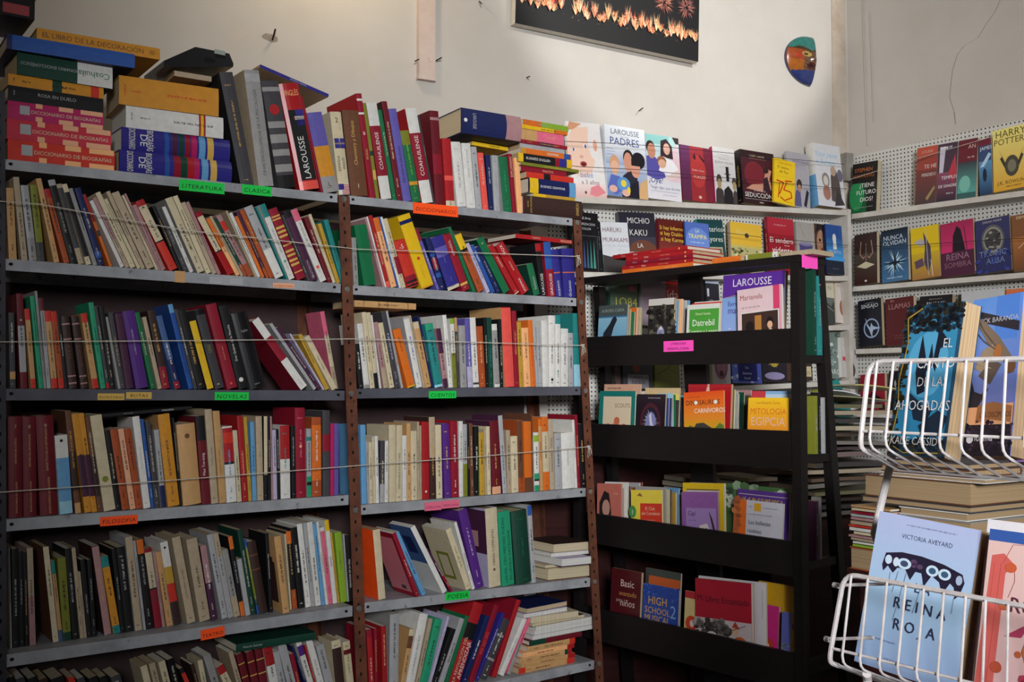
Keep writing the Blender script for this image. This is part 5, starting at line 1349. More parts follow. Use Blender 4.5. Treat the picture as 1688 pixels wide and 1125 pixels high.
 (FR, -.085, (1417,573), (1455,571), (1410,498), 5, (26,28,38), 't SINSAJO .5 .82 .085 #c8ccd0;s .3 .92 .4 .015 #a0a4a8;e .55 .38 .34 .21 #98a8c8;e .55 .38 .29 .18 #1c202c;p #a8b8d4 .3 .5 .5 .4 .55 .5 .62 .42 .95 .36 .62 .34 .55 .2 .46 .34;l #a8b8d4 .02 .3 .6 .6 .2', 'black cover with pale bird ring emblem, third shelf of the right wall', 'black', .02, None, 'books on the third shelf of the right wall'),
 (FR, -.085, (1461,571), (1508,569), (1455,495), 5, (88,30,34), 't EN .25 .92 .05 #b88c8c;t LLAMAS .5 .77 .11 #a87878;s .3 .2 .4 .02 #8a5a5a;s .3 .15 .4 .02 #8a5a5a', 'dark wine red cover with pinkish capitals', 'cream', .022, None, 'books on the third shelf of the right wall'),
 (FR, -.085, (1514,569), (1568,566), (1511,490), 5, (24,24,28), 's .3 .92 .4 .02 #a0a0a0;t BALADA_DE .5 .82 .055 #c8c8c8;t PÁJAROS_CANTORES .5 .74 .055 #c8c8c8;t Y_SERPIENTES .5 .66 .055 #c8c8c8;r .3 .58 .7 .6 #909090;e .5 .3 .2 .14 #a88c48', 'black cover with four lines of small white capitals', 'beige', .028, None, 'books on the third shelf of the right wall'),
 (FR, -.085, (1583,565), (1654,561), (1580,481), 5, (196,198,200), 's .2 .5 .6 .05 #6078a8;p #d0a848 .7 .55 .85 .62 .82 .5', 'white cover behind the tallest rack books', 'white', .02, None, 'books on the third shelf of the right wall'),
 (FR, -.085, (1657,561), (1715,558), (1655,478), 5, (176,60,44), 'g 0 .5 1 1 #b84028 #d87848', 'brick orange cover at the right frame edge, third shelf', 'rust', .02, None, 'books on the third shelf of the right wall'),
 (FR, -.085, (1419,678), (1459,680), (1414,619), 5, (140,26,44), 'x 20 .3 .05 .9 .5 .12 #2c1418 #501c24 #1c1014', 'red cover with black figure on the lowest shelf near the corner', 'cream', .02, None, 'books on the lowest shelf of the right wall'),
 (FR, -.085, (1463,680), (1484,681), (1461,612), 5, (26,24,26), 'e .6 .7 .15 .1 #a0a0a0', 'black cover beside the red one on the lowest shelf', 'black', .02, None, 'books on the lowest shelf of the right wall'),
]
for F, v, bl, br, tl, ln, base, art, label, spine, w, sp, grp in faces:
    face_out(F, v, bl, br, tl, ln, base, art, label, spine, w, sp, grp)
# dark sheet added for the darkness below the white shelves, behind the stand's gaps
ub0 = FW.uz(1003, 700, -.01)[0]; mb = MB(); mb.box((.035, -.0120, 0), (_cu-.02, -.0085, FW.uz(1100, 690, -.01)[1])); bb_ = structure(mb.build('dark_sheet_back', M_CABINET, None, FW.M()))
# thin cords stretched in front of the covers
def cord(F, pts, v, r, mat, label, name='retaining_cord', group='cords holding back books'):
    mb = MB(); mb.tube(px_on(F, pts, v), r, 5); return tag(mb.build(name, mat, None, F.M(), smooth=True), label, 'cord', group)
cord(FW, [(925,233),(1001,236),(1069,240),(1176,250),(1300,262),(1392,271)], -.125, .0011, M_WIRECORD, 'thin dark cord across the upper half of the top back-wall covers')
cord(FW, [(930,272),(955,275),(1054,280),(1123,287),(1250,298),(1396,312)], -.125, .0012, M_WIRECORD, 'thin dark cord across the lower half of the top back-wall covers')
cord(FW, [(1180,382),(1260,392),(1316,397),(1398,405)], -.135, .0011, M_WIRECORD, 'thin dark cord across the second-shelf covers of the back wall')
cord(FR, [(1408,407),(1495,405),(1600,398),(1720,391)], -.115, .0012, M_WIRECORD, 'thin dark cord across the second-shelf covers of the right wall')
cord(FR, [(1401,296),(1500,265),(1640,224)], -.12, .0011, M_CORD, 'pale cord slanting across the top shelf covers of the right wall')
for pts, nm in ((((0-6,331),(0,332),(66,337),(300,379),(590,411),(780,417),(952,423)), 'second'), (((-6,564),(300,562),(590,559),(760,564),(960,570)), 'third'), (((-6,812),(0,812),(300,791),(590,768),(780,754),(970,737)), 'fourth')):
    mb = MB(); mb.tube(px_on(FB, pts, -.016), .0013, 5)
    q = px_on(FB, [pts[-1]], -.016)[0]
    for k in range(3): mb.tube([q, q+Vector((.008-.006*k, -.004, -.008)), q+Vector((.012-.008*k, -.002, -.024-.006*k))], .0012, 5)
    rng = random.Random(3); mb.tube([q+Vector((.006*math.cos(a*1.3), .004*math.sin(a*1.3)-.003, .004*math.sin(a*2.1))) for a in range(8)], .0016, 5)
    tag(mb.build('retaining_cord', M_CORD, None, FB.M(), smooth=True), f'white cord tied across the {nm} shelf books of the bookcase', 'cord', 'cords holding back books')
# ------------------------------------------------------------------ black display stand
ST_L, ST_R = -.862, .0
stand = tag(empty('display_stand', FS.M()), 'black painted wooden book stand with four sloping troughs and ladder-like sides', 'stand')
ztS = FS.uz(1308, 421)[1]
def part(name, a, b, mat=M_BLACK, parent=stand):
    mb = MB(); mb.box(a, b); return mb.build(name, mat, parent)
def hexa(name, lo, hi, parent=stand, mat=M_BLACK):
    mb = MB(); mb.prism(lo, hi); return mb.build(name, mat, parent)
part('top_board', (ST_L, -.006, ztS-.021), (ST_R+.032, .135, ztS))
rear_v = lambda z: .105 + .175*((ztS-z)/ztS)**.8
for u0, u1 in ((ST_R+.0005, ST_R+.030), (ST_L-.030, ST_L-.0005)):
    part('front_upright', (u0, -.004, 0), (u1, .030, ztS-.0215))
    va, vb = rear_v(0), rear_v(ztS-.022)
    r = lambda v, z: [(u0, v, z), (u1, v, z), (u1, v+.034, z), (u0, v+.034, z)]
    hexa('rear_upright', r(va, 0), r(vb-.012, ztS-.0215))
    for py in (592, 758, 935, 1100):
        z = FS.uz(1318, py)[1]; part('rung', (u0+.004, .0305, z-.012), (u1-.004, rear_v(z)-.001, z+.012))
for (x0, y0), (x1, y1), yb0, yb1 in (((970,556),(1304,541.5),601,599), ((978,699),(1304,711),750,774), ((985,848),(1304,893),897,952), ((992,1006),(1304,1077),1060,1140)):
    a = FS.uz(1304, y1); h = a[1]-FS.uz(1304, yb1)[1]; l = FS.uz(x0, y0)
    mb = MB(); sec = lambda u, z: [(u, 0, z-h), (u, .013, z-h), (u, .013, z), (u, 0, z)]
    zl = a[1] + (l[1]-a[1])*(ST_L-a[0])/(l[0]-a[0]); mb.prism(sec(ST_L, zl), sec(ST_R, a[1])); mb.build('front_board', M_BLACK, stand)
    mb = MB(); vb = rear_v(a[1]-h)-.004; sec = lambda u, z: [(u, .0135, z-h+.02), (u, vb, z-h+.02), (u, vb, z-h+.034), (u, .0135, z-h+.034)]
    mb.prism(sec(ST_L, zl), sec(ST_R, a[1])); mb.build('trough_floor', M_BLACK, stand)
    SNAP.setdefault(id(FS), []).append(lambda u, p=zl-h+.034, q=a[1]-h+.034: p+(q-p)*(u-ST_L)/(ST_R-ST_L))
mid = [FS.uz(x, 640, .12)[0] for x in (1121, 1158)]
vv0, vv1 = rear_v(.02), rear_v(ztS-.04)-.002
r = lambda v, z: [(mid[0], v, z), (mid[1], v, z), (mid[1], v+.016, z), (mid[0], v+.016, z)]
hexa('middle_support', r(vv0, .0), r(vv1, ztS-.0225))
mb = MB(); a = FS.uz(1094, 563, -.001); b = FS.uz(1143, 579, -.001); mb.box((a[0], -.0015, b[1]), (b[0], -.0003, a[1]), lin('hotpink')); tg = mb.build('paper_tag', M_INK, stand); tg['label'] = 'pink paper tag handwritten on the upper trough'
mb = MB()
for s_, zz in (('LITERATURA', .62), ('INFANTIL-JUVENIL', .16)): put_text(mb, s_, ((a[0]+b[0])/2, -.0021, b[1]+(a[1]-b[1])*zz), (1, 0, 0), (0, 0, 1), (a[1]-b[1])*.22, lin((90,20,70)), (b[0]-a[0])*.9, slant=.2)
mb.build('lettering', M_INK, tg)
mb = MB(); z1 = ztS-.001; mb.box((.034, .006, z1-.036), (.035, .088, z1+.001), lin('hotpink')); tg = mb.build('paper_tag', M_INK, stand); tg['label'] = 'pink paper tag on the right end of the top board'

gS = 'books in the troughs of the black stand'
CANDY = 'green orange teal crimson sky yellow charcoal cream purple lime white blue rust pink grey olive'.split()
def stand_book(v, bl, br, tl, base, art, label, spine=None, w=.006, lean=4, hard=False, sp=None):
    return face_out(FS, v, bl, br, tl, lean, base, art, label, spine, w, sp, gS, hard=hard)
frogs = [
 (.022, (984,597), (1031,597), (986,505), (60,110,150), 'g 0 0 1 .75 #4a90b8 #88b4c8;r 0 .78 1 1 #46504e;t AURORA_CUEVA .5 .86 .06 #98a098;p #20242c .15 .1 .2 .45 .4 .62 .5 .74 .6 .78 .66 .7 .55 .55 .45 .3 .4 .1;p #20242c .6 0 .75 .2 .95 .18 1 .05 1 0', 'blue cover with dark bird silhouette, far left of the top trough', None, .01),
 (.022, (1066,595), (1108,595), (1063,495), (40,38,34), 'r 0 .88 1 1 #c8c4bc;x 60 0 .3 1 .86 .12 #2c2a26 #5a564a #1a1a18;e .52 .36 .15 .14 #8a8ca8;p #c8c8d0 .44 .44 .52 .52 .6 .44;e .5 .3 .1 .1 #6a6c8c', 'dark forest cover with white top strip, left half of the top trough', None, .01),
 (.022, (1130,596), (1184,595), (1128,504), (212,214,206), 'r .08 .16 .98 .9 #4a9a38;t Daniel_Gamba .5 .78 .05 #d8e0b8;t Datrebil .52 .56 .13 #f0f0e8;t 7_cuentos_y_1_espejo .52 .42 .065 #e8ecd0;s .15 .24 .75 .025 #c8d890', 'white children\'s book with green title panel, top trough', None, .008),
 (.040, (1188,594), (1290,591), (1185,456), (130,150,206), 'g 0 0 1 .7 #98a8d8 #7ca0d8;r 0 .78 1 1 #5a2c94;p #5a2c94 0 .7 0 .79 1 .79 .5 .75;l #d8cc40 .004 0 .70 .4 .76 1 .79;t LAROUSSE .48 .845 .095 #e8e0e8;t Ejercicios_y_problemas .45 .60 .055 #3c2c80;t matemáticas .40 .50 .085 #3c2c80;r .92 .38 1 .46 #d83c30;s .12 .3 .05 .02 #d8dcf0;s .14 .22 .05 .02 #d8dcf0;s .15 .14 .05 .02 #d8dcf0', 'tall violet and light blue maths workbook, right half of the top trough', None, .016),
 (.020, (1217,593), (1290,589), (1212,480), (226,196,200), 'r .82 0 .96 1 #d04068;r .96 0 1 1 #d8a0b0;t Marianela .32 .82 .085 #9a5050;s .1 .68 .45 .03 #a89098;r .08 0 .95 .62 #d8d0cc;r .1 0 .92 .6 #3c2824;r .4 .15 .55 .55 #b07838;e .28 .38 .1 .09 #1c1414;p #c0b0b0 .18 0 .3 .3 .42 .2 .45 0;e .74 .42 .08 .09 #1c1414;e .74 .38 .06 .06 #d8a888;p #d8b090 .55 0 .62 .25 .75 .33 .88 .25 .9 0', 'pale pink novel with two painted figures, in front of the violet workbook', None, .010),
 (.022, (985,746), (1044,747), (985,645), (30,120,112), 'r .12 0 .9 .9 #d8c4a8;t SCOUTS .66 .70 .075 #706050;p #c89070 .3 .1 .4 .4 .5 .5 .6 .4 .7 .1;e .52 .46 .08 .07 #c06848;e .28 .34 .09 .07 #c07858;e .72 .34 .09 .07 #c06848;s .2 .25 .6 .02 #a07858;s .2 .15 .6 .02 #a07858', 'green framed scouting booklet with drawn children, left of the second trough', None, .007),
 (.022, (1047,745), (1094,746), (1050,650), (34,22,34), 'e .5 .48 .36 .36 #4a1c28;e .5 .48 .28 .28 #20182c;b .5 .48 .34 40 .008 #c8c8d8;e .52 .5 .17 .17 #8080b0;p #c8c8d8 .45 .6 .52 .66 .56 .5 .62 .4 .5 .42;s .4 .92 .45 .02 #c8c0c0;p #a84048 0 .12 .12 .3 .2 .15 .15 .05 0 .02', 'dark cover with a round clock of light, second trough', None, .008),
 (.022, (1128,746), (1194,748), (1125,648), (226,120,34), 'g 0 .0 1 .5 #c8b430 #d8901c;g 0 .5 1 1 #e08a28 #e05018;t Lo_mejor_del_Día .25 .9 .03 #8a3010;t DINOSAURIOS .48 .77 .085 #201410;t CARNÍVOROS .65 .63 .08 #e8e4d8;e .31 .81 .045 .035 #e8e4d8;e .80 .81 .045 .035 #e8e4d8;p #507028 0 .3 .15 .42 .3 .38 .2 .2 0 .2;p #5a7830 .7 .3 .9 .45 1 .4 1 .2 .8 .2;p #3c3a38 .18 0 .2 .3 .32 .45 .5 .46 .72 .36 .86 .24 .82 .16 .6 .14 .55 0;p #8a8478 .3 .2 .42 .34 .6 .32 .5 .1 .4 0;e .4 .36 .03 .02 #d8c050;p #e8e0d0 .62 .16 .66 .1 .7 .16 .74 .1 .78 .17', 'orange children\'s book with a dark dinosaur head, second trough', None, .006),
 (.022, (1231,750), (1298,753), (1228,656), (236,160,34), 'g 0 0 1 1 #e86428 #f0c020;t Luis_Eduardo_Carlos .5 .89 .045 #a06018;t MITOLOGÍA .5 .71 .105 #d86820;t EGIPCIA .5 .51 .15 #e8b8a0;t para_niños .5 .35 .085 #c84818;p #b84818 .4 0 .5 .2 .6 .24 .7 .12 .8 0;e .6 .2 .1 .08 #a83c14', 'yellow and orange children\'s book with large capital title, right of the second trough', None, .008),
 (.045, (1131,745), (1202,747), (1130,634), (168,26,34), 'p #d8b8a0 .4 .8 .46 1 .5 1 .52 .78;l #c03040 .01 0 .97 1 .97', 'red cover rising behind the dinosaur book', None, .012),
 (.045, (992,746), (1052,747), (993,634), (206,160,134), 's .1 .92 .4 .03 #5a3c30', 'peach booklet rising behind the green framed one', None, .006),
 (.060, (1060,745), (1117,746), (1060,640), (214,186,140), 'r .1 0 1 .9 #d8cc60;r .2 0 1 .8 #3c3838', 'pale booklet rising behind the clock cover', None, .006),
 (.05, (1236,750), (1304,752), (1236,645), (196,60,70), 'r .35 .2 1 1 #88b0d8;r .35 .88 1 .95 #b8d0e0', 'red and light blue booklets top, behind the yellow and orange book', None, .008),
 (.022, (984,893), (1024,896), (985,797), (196,110,96), 'r 0 0 1 .1 #d8d0cc;p #241c1e .1 .2 .1 .6 .3 .85 .5 .8 .6 .4 .5 .2;e .38 .5 .16 .17 #b88878;t CIUDAD .5 .06 .08 #783838;s .7 .78 .2 .03 #e0b0a8', 'salmon cover with a dark-haired portrait, far left of the third trough', None, .006),
 (.022, (1041,898), (1092,902), (1039,808), (228,206,70), 'r .3 0 1 .72 #d03c28;t El_Club .62 .58 .07 #e8c0a0;t del_Camaleón .64 .48 .07 #e8c0a0;s .4 .36 .4 .025 #e09888;e .05 .54 .12 .13 #4a9048;t 1 .05 .48 .1 #e8e8d8;p #8a6038 .2 .88 .3 .94 .4 .86;e .6 .1 .12 .12 #e0b8a8;e .9 .1 .1 .12 #4a8848', 'yellow booklet with red panel, left half of the third trough', None, .006),
 (.022, (1125,910), (1185,917), (1120,811), (150,94,166), 'r .12 0 .95 .70 #a484c0;l #7a4a98 .005 .1 .95 .4 .75 .9 .9;l #7a4a98 .005 .2 .8 .6 .95 .95 .75;t Cipi .28 .56 .085 #2c2040;s .2 .46 .2 .025 #785898;p #30302c .75 .66 .85 .5 .95 .2 .9 .05 .86 .3;p #d8d0d0 .4 .15 .5 .38 .7 .42 .8 .25 .65 .1;p #6a2c34 .45 .2 .55 .3 .7 .34 .78 .22 .65 .24 .6 .12;l #30302c .02 .2 0 .3 .15 .45 .05', 'purple children\'s book with a small bird, third trough', None, .008),
 (.022, (1207,920), (1288,931), (1205,822), (208,208,220), 'r 0 0 .24 1 #b86438;r .12 0 .26 1 #e06a20;x 20 0 0 .12 1 .08 #a85830 #c87848;r .42 .82 .56 .96 #e0a828;s .3 .88 .1 .02 #8888a0;s .6 .88 .3 .02 #8888a0;s .3 .75 .5 .02 #9090a0;t Las_ballenas .54 .58 .075 #4a4858;t cautivas .44 .43 .075 #4a4858;l #a098c0 .008 .5 .0 .6 .16 .7 .18 .78 .02;l #a098c0 .006 .62 .2 .66 .26 .7 .2', 'white children\'s book with orange left strip, right of the third trough', None, .008),
 (.040, (1126,908), (1194,917), (1122,796), (226,190,32), 'r .1 0 .9 .9 #d8d0cc;r .1 .88 .9 .90 #7a5a2c', 'yellow framed book rising behind the purple bird book', None, .012),
 (.045, (1212,920), (1298,933), (1217,806), (88,52,138), 's .1 .84 .8 .05 #c8a848;l #c8c0c0 .01 .03 .93 .97 .93', 'dark purple spiral book behind the orange-striped one', None, .01),
 (.06, (1190,918), (1302,933), (1200,797), (70,110,64), 'x 40 0 .5 1 1 .08 #4a6a40 #88a080 #2c4430 #c0c8b8', 'leafy green cover at the back of the third trough', None, .008),
 (.022, (1004,1054), (1053,1064), (1014,937), (84,24,30), 't Basic .55 .74 .11 #d8c0b8;t avanzado .58 .60 .075 #c08848;t para .3 .5 .055 #b8a098;t niños .58 .44 .11 #d0b8b0;e .5 .18 .16 .1 #a86038', 'dark red programming book with pale title, far left of the bottom trough', None, .012),
 (.022, (1057,1066), (1116,1079), (1064,962), (44,74,160), 'x 40 0 .75 1 1 .03 #3458a8 #5078c8 #283c88;t HIGH .42 .66 .14 #e0a838;t SCHOOL .42 .50 .11 #e0a838;t MUSICAL .42 .36 .11 #e0a838;t 2 .86 .48 .22 #78a8d8 .5 .3', 'blue cover with stacked yellow capitals, left half of the bottom trough', None, .008),
 (.030, (1126,1082), (1150,1087), (1127,973), (222,200,140), 'r 0 .88 1 1 #b83038;e .5 .46 .4 .13 #d84828;e .55 .46 .15 .06 #e8d8d0', 'narrow cream cover with red seal, left of the red story book', None, .005),
 (.020, (1147,1087), (1240,1107), (1143,953), (180,28,52), 'r 0 0 1 .48 #d0c4c8;t Mi_Libro_Encantado .5 .70 .085 #3c1420;x 60 .02 .15 .6 .46 .09 #5a5450 #8a8480 #3c3836 #b0a8a4;e .72 .36 .06 .07 #e0b898;p #b83828 .66 .4 .72 .48 .8 .38;e .8 .15 .14 .14 #d86828;e .85 .12 .06 .06 #806050;e .3 .25 .1 .06 #d8d4d0;l #5a5450 .01 .1 .4 .5 .3 .9 .44', 'large red story book with a drawn scene below its title, bottom trough', None, .014),
 (.050, (1240,1106), (1281,1117), (1241,993), (196,40,122), 'r 0 0 .68 .45 #a890c8;r 0 0 .06 1 #d868a8;p #b83828 .5 .42 .5 .26 .66 .2 .82 .28 .82 .42 .66 .48;p #e8c8a0 .54 .4 .54 .3 .66 .26 .66 .37;e .3 .06 .2 .07 #3c2420', 'bright pink book with a small red cube, right of the story book', None, .010),
 (.042, (1152,1088), (1264,1111), (1150,949), (224,220,222), 'r 0 0 1 1 #dcd8dc;l #504c50 .004 .95 .55 .95 .9', 'white spiral notebook rising behind the red story book', None, .006),
 (.064, (1246,1108), (1308,1121), (1252,958), (214,164,32), 'r 0 0 1 .2 #8878b0;r 0 .16 1 .2 #c8c0d0;t Encantado .58 .5 .09 #3c2c18', 'yellow book with dark title, back right of the bottom trough', None, .012),
 (.030, (1286,1117), (1301,1121), (1285,1008), (90,96,168), 'x 20 0 0 1 .5 .3 #8a9098 #6a7080 #b0b4b8', 'narrow violet cover with grey flowers, right end of the bottom trough', None, .008),
 (.052, (1060,1068), (1118,1079), (1066,936), (70,76,70), 'r .1 .2 1 .9 #c86030;r 0 .0 1 .68 #c8c4c8', 'grey and orange cover rising behind the blue capitals', None, .008),
]
for a in frogs:
    v, bl, br, tl, base, art, label, spine, w = a
    stand_book(v, bl, br, tl, base, art, label, spine, w)
# thin copies standing behind the front covers, edges fanning out to the right
def fan(x0, x1, yb, yt, n, v0, cols, where, dv=.0075):
    rng = random.Random(int(x0)); v = v0
    for i in range(n):
        c = cols[i % len(cols)]; w = rng.choice((.005, .006, .007))
        dy = rng.uniform(-6, 6); v += w + .0015
        bk = face_out(FS, v, (x0+5*(i+1)+rng.uniform(-1, 1), yb), (x1+5*(i+1)+rng.uniform(-2, 1), yb+(x1-x0)*FANS), (x0+5*(i+1), yt+dy), 4, c, 's .1 .9 .6 .03 charcoal', 'thin %s booklet, %s behind %s' % (word(c), ORD[i+1], where), None, w, 'n', gS)
FANS = 0.0
fan(988, 1032, 597, 512, 5, .028, ['beige', 'green', 'orange'], 'the bird silhouette cover')
fan(1067, 1107, 595, 500, 5, .028, ['silver', 'sky', 'apricot'], 'the dark forest cover')
fan(1132, 1180, 596, 498, 2, .028, ['scarlet', 'white'], 'the green-panelled book')
fan(1050, 1094, 746, 652, 7, .030, ['blue', 'navy', 'aqua', 'green'], 'the round clock cover')
fan(1131, 1194, 748, 646, 8, .060, ['silver', 'charcoal', 'olive', 'grey', 'silver', 'bottle', 'charcoal', 'mauve'], 'the red cover of the second trough')
FANS = .10
fan(987, 1024, 893, 800, 7, .028, ['silver', 'white', 'charcoal', 'rust', 'blue', 'silver', 'maroon'], 'the portrait cover')
fan(1042, 1093, 898, 806, 8, .028, ['grey', 'cream', 'black', 'mustard', 'sky'], 'the yellow booklet')
fan(1128, 1190, 908, 800, 6, .056, ['teal', 'grey', 'crimson', 'sky', 'grey', 'teal'], 'the yellow framed book')
# books stacked on the stand
gT = 'books lying on top of the black stand'
ZQ = (940, 330, 4.6885)
LB[:] = ['orange hardback with white print', 'lowest red hardback with white print', 'middle red hardback with white print', 'upper red hardback with white print', 'red hardback sticking out to the left']
lie(0, ZQ, '''
402 948 494 528 orange hard t:Cuentos_y_leyendas:peach:.7:.36 t:Disney:peach:.32:.32 n D:.17
402 948 460 492 red hard t:Disney:silver:.15:.34 t:Diver:white:.32:.42 t:cuentos_y_aventuras:peach:.6:.26 m:gold:.9:.26 n D:.17 v:.004
425 946 424 456 crimson hard t:Disney:silver:.15:.34 t:Diver:white:.32:.42 t:cuentos_y_aventuras:peach:.6:.26 m:gold:.9:.26 n D:.17
432 944 388 420 red hard t:Disney:silver:.15:.34 t:Diver:white:.32:.42 t:cuentos_y_aventuras:peach:.6:.26 m:gold:.9:.26 n D:.17 v:.003
330 922 352 384 red hard t:Disney:silver:.15:.34 t:Diver:white:.32:.42 t:cuentos_y_aventuras:peach:.6:.26 m:gold:.9:.26 n D:.17 v:.01 y:-2
''', 'the pile on the black stand', gT, z=ztS, F=FS, v=.012)
ZR = (1110, 200, 4.687)
LB[:] = ['orange paperback']
lie(0, ZR, '300 520 1015 1062 orange n D:.11', 'on the stand top, right of the red pile', gT, z=ztS, F=FS, v=.012)
LB[:] = ['dark olive book with round white mark']
lie(0, ZR, '560 806 980 1030 olive b0-.06:white b.84-1:white t:e:black:.92:.5:u n D:.11', 'between the orange and cream books on the stand', gT, z=ztS, F=FS, v=.02)
LB[:] = ['cream-edged thick paperback with page edges showing']
lie(0, ZR, '826 1072 962 1000 beige pg P:beige n D:.115', 'at the right end of the stand top', gT, z=ztS, F=FS, v=.012)
# spines seen through the ladder-like right side
gL = 'books on the side of the black stand'
def side_book(v0, w, zb, h, u, base, label, art=None):
    M = FS.M(u, v0, zb) @ Matrix(((0, -1, 0, 0), (1, 0, 0, 0), (0, 0, 1, 0), (0, 0, 0, 1)))
    b = make_book(M, w, .026, h, base, parse(['s:'+(art or 'silver')])); tag(b, label, 'book', gL)
zr = [FS.uz(1318, y)[1]+.0125 for y in (592, 758, 935)]
for z, lst in ((zr[0], (('bottle', .018, .255, 'tall dark green spine in the side opening under the pink tag'), ('teal', .026, .235, 'glossy teal spine beside the dark green one in the upper side opening'))),
               (zr[1], (('olive', .018, .17, 'olive yellow spine in the second side opening of the stand'), ('black', .012, .18, 'black spine in the second side opening of the stand'), ('silver', .020, .165, 'pale grey spine in the second side opening of the stand'))),
               (zr[2], (('plum', .016, .17, 'dark plum spine in the third side opening of the stand'), ('grey', .012, .18, 'grey spine in the third side opening of the stand')))):
    v = .070
    for c, w, h, l in lst: side_book(v, w, z, h, .0285, c, l); v += w+.004

# ------------------------------------------------------------------ low dark cabinet and the paper piles on it
KZ = .97
def kz0(px, py, v): return FK.uz(px, py, v)
cab = tag(empty('low_cabinet', FK.M()), 'dark maroon wooden cabinet carrying the heaps of magazines', 'cabinet')
KL, KR, KD = kz0(1396, 935, -.02)[0], .75, .62
part('top', (KL, -.02, KZ-.025), (KR, KD, KZ), M_CABINET, cab); part('body', (KL+.02, .0, .08), (KR-.02, KD-.02, KZ-.0255), M_CABINET, cab); part('plinth', (KL+.05, .03, 0), (KR-.05, KD-.05, .0795), M_CABINET, cab)
n = 3
for i in range(n):
    u0 = KL+.03+(KR-KL-.06)*i/n; part('door', (u0+.005, -.016, .10), (u0+(KR-KL-.06)/n-.005, -.0005, KZ-.04), M_CABINET, cab)
def magazine(M, L, W, T, base, sag, seed, label, group, cat='magazine', pages=(196,184,160), name='magazine', curl=0.0):
    """a soft thin magazine: bent stack of sheets with a cover on top"""
    rng = random.Random(seed); nx, ny = 8, 4; a1, a2 = rng.uniform(-1, 1), rng.uniform(-1, 1)
    def zf(x, y):
        s, t = x/L, y/W
        return sag*(s-.5)**2*4*a1*.5 + curl*s*s + sag*.4*a2*(t-.5) + abs(sag)*1.0
    mb = MB(); pm = MB(); cc = lin(base); pc = lin(pages)
    g = lambda i, j, dz: (L*i/nx, W*j/ny, zf(L*i/nx, W*j/ny)+dz)
    for i in range(nx):
        for j in range(ny):
            mb.face([g(i,j,T), g(i+1,j,T), g(i+1,j+1,T), g(i,j+1,T)], cc); mb.face([g(i,j+1,0), g(i+1,j+1,0), g(i+1,j,0), g(i,j,0)], cc)
        mb.face([g(i,0,0), g(i+1,0,0), g(i+1,0,T), g(i,0,T)], cc)
        pm.face([g(i+1,ny,0), g(i,ny,0), g(i,ny,T), g(i+1,ny,T)], pc)
    for j in range(ny):
        pm.face([g(0,j+1,0), g(0,j,0), g(0,j,T), g(0,j+1,T)], pc); pm.face([g(nx,j,0), g(nx,j+1,0), g(nx,j+1,T), g(nx,j,T)], pc)
    o = mb.build(name, M_GLOSS, None, M); pm.build('page_edges', M_PAGE, o); return tag(o, label, cat, group)
def kz(px, py, v): return FK.uz(px, py, v)
# tidy pile of big volumes, their corner towards the camera
gB = 'large volumes piled on the cabinet'
PK = 'paper_brown'
def volume(u0, u1, v0, D, z0, z1, base, label, yaw=0.0, hard=True):
    w = z1-z0-.0005; h = u1-u0
    R = Matrix.Translation((h, D, 0)) @ Matrix.Rotation(math.pi, 4, 'Z') @ Matrix(((0, 0, 1, 0), (0, 1, 0, 0), (-1, 0, 0, w), (0, 0, 0, 1)))
    s = parse(['n']); s['hard'] = hard; s['P'] = PK
    b = make_book(FK.M(u0, v0, z0) @ Matrix.Rotation(rad(yaw), 4, 'Z') @ R, w, D, h, base, s); return tag(b, label, 'book', gB)
vK = .0
zz = [KZ]
for (yt, yb, xl, xr, base, D, lab) in ((905, 960, 1482, 1600, 'chocolate', .26, 'dark volume at the bottom of the big pile behind the pale blue novel'), (862, 905, 1482, 1600, 'grey', .28, 'grey volume second in the big pile'), (848, 862, 1482, 1594, 'white', .28, 'thin white sketch pad sticking out of the big pile'), (836, 848, 1420, 1600, 'charcoal', .30, 'thin charcoal volume under the fat tan-edged one'),
        (797, 836, 1424, 1600, 'brown', .34, 'fat wide volume with tan page edges'), (789, 797, 1450, 1624, 'white', .27, 'thin white hardback on the fat tan-edged volume'), (776, 789, 1452, 1598, 'brown', .19, 'brown-edged paperback near the top of the big pile'), (765, 776, 1470, 1600, 'charcoal', .2, 'thin grey book topping the big pile under the wire basket')):
    za = kz(1600, yt, 0)[1]; zb = zz[-1]
    za = max(za, zb+.006)
    ua, ub = kz(xl, yt, 0)[0], kz(xr, yt, 0)[0]
    volume(ua, ub, .0, D, zb+.0004, za, base, lab, 0.0); zz.append(za)
# magazine stack left of it
gM = 'magazines stacked at the cabinet edge'
u0, z0 = kz(1403, 905, -.015); u1 = kz(1470, 905, -.015)[0]
z = KZ
ob = MB(); H_ = max(kz(1430, 905, -.015)[1]-KZ, .03)
volume(u0-.002, u1, -.018, .2, KZ, KZ+H_, 'rust', 'orange brown bound volume under the magazine stack at the cabinet edge'); z = KZ+H_+.0005
zt_ = kz(1430, 838, -.015)[1]; k = 0; rng = random.Random(8)
cols = ['lime', 'white', 'beige', 'mauve', 'cream', 'white', 'scarlet', 'beige', 'mauve', 'silver', 'crimson', 'cream', 'tan', 'beige', 'mauve', 'rust', 'cream']
while z < zt_ and k < 17:
    T = rng.uniform(.004, .007); du = rng.uniform(-.006, .008)
    magazine(FK.M(u0+du, -.016+rng.uniform(-.004, .006), z) @ Matrix.Rotation(rad(rng.uniform(-3, 3)), 4, 'Z'), u1-u0, .2, T, cols[k], .0008, 20+k, f'{word(cols[k])} magazine, {ordinal(k+1)} from the bottom of the stack on the orange brown volume', gM, pages=rng.choice([(206,190,164), (190,160,140), (214,204,188)])); z += T+.0024; k += 1
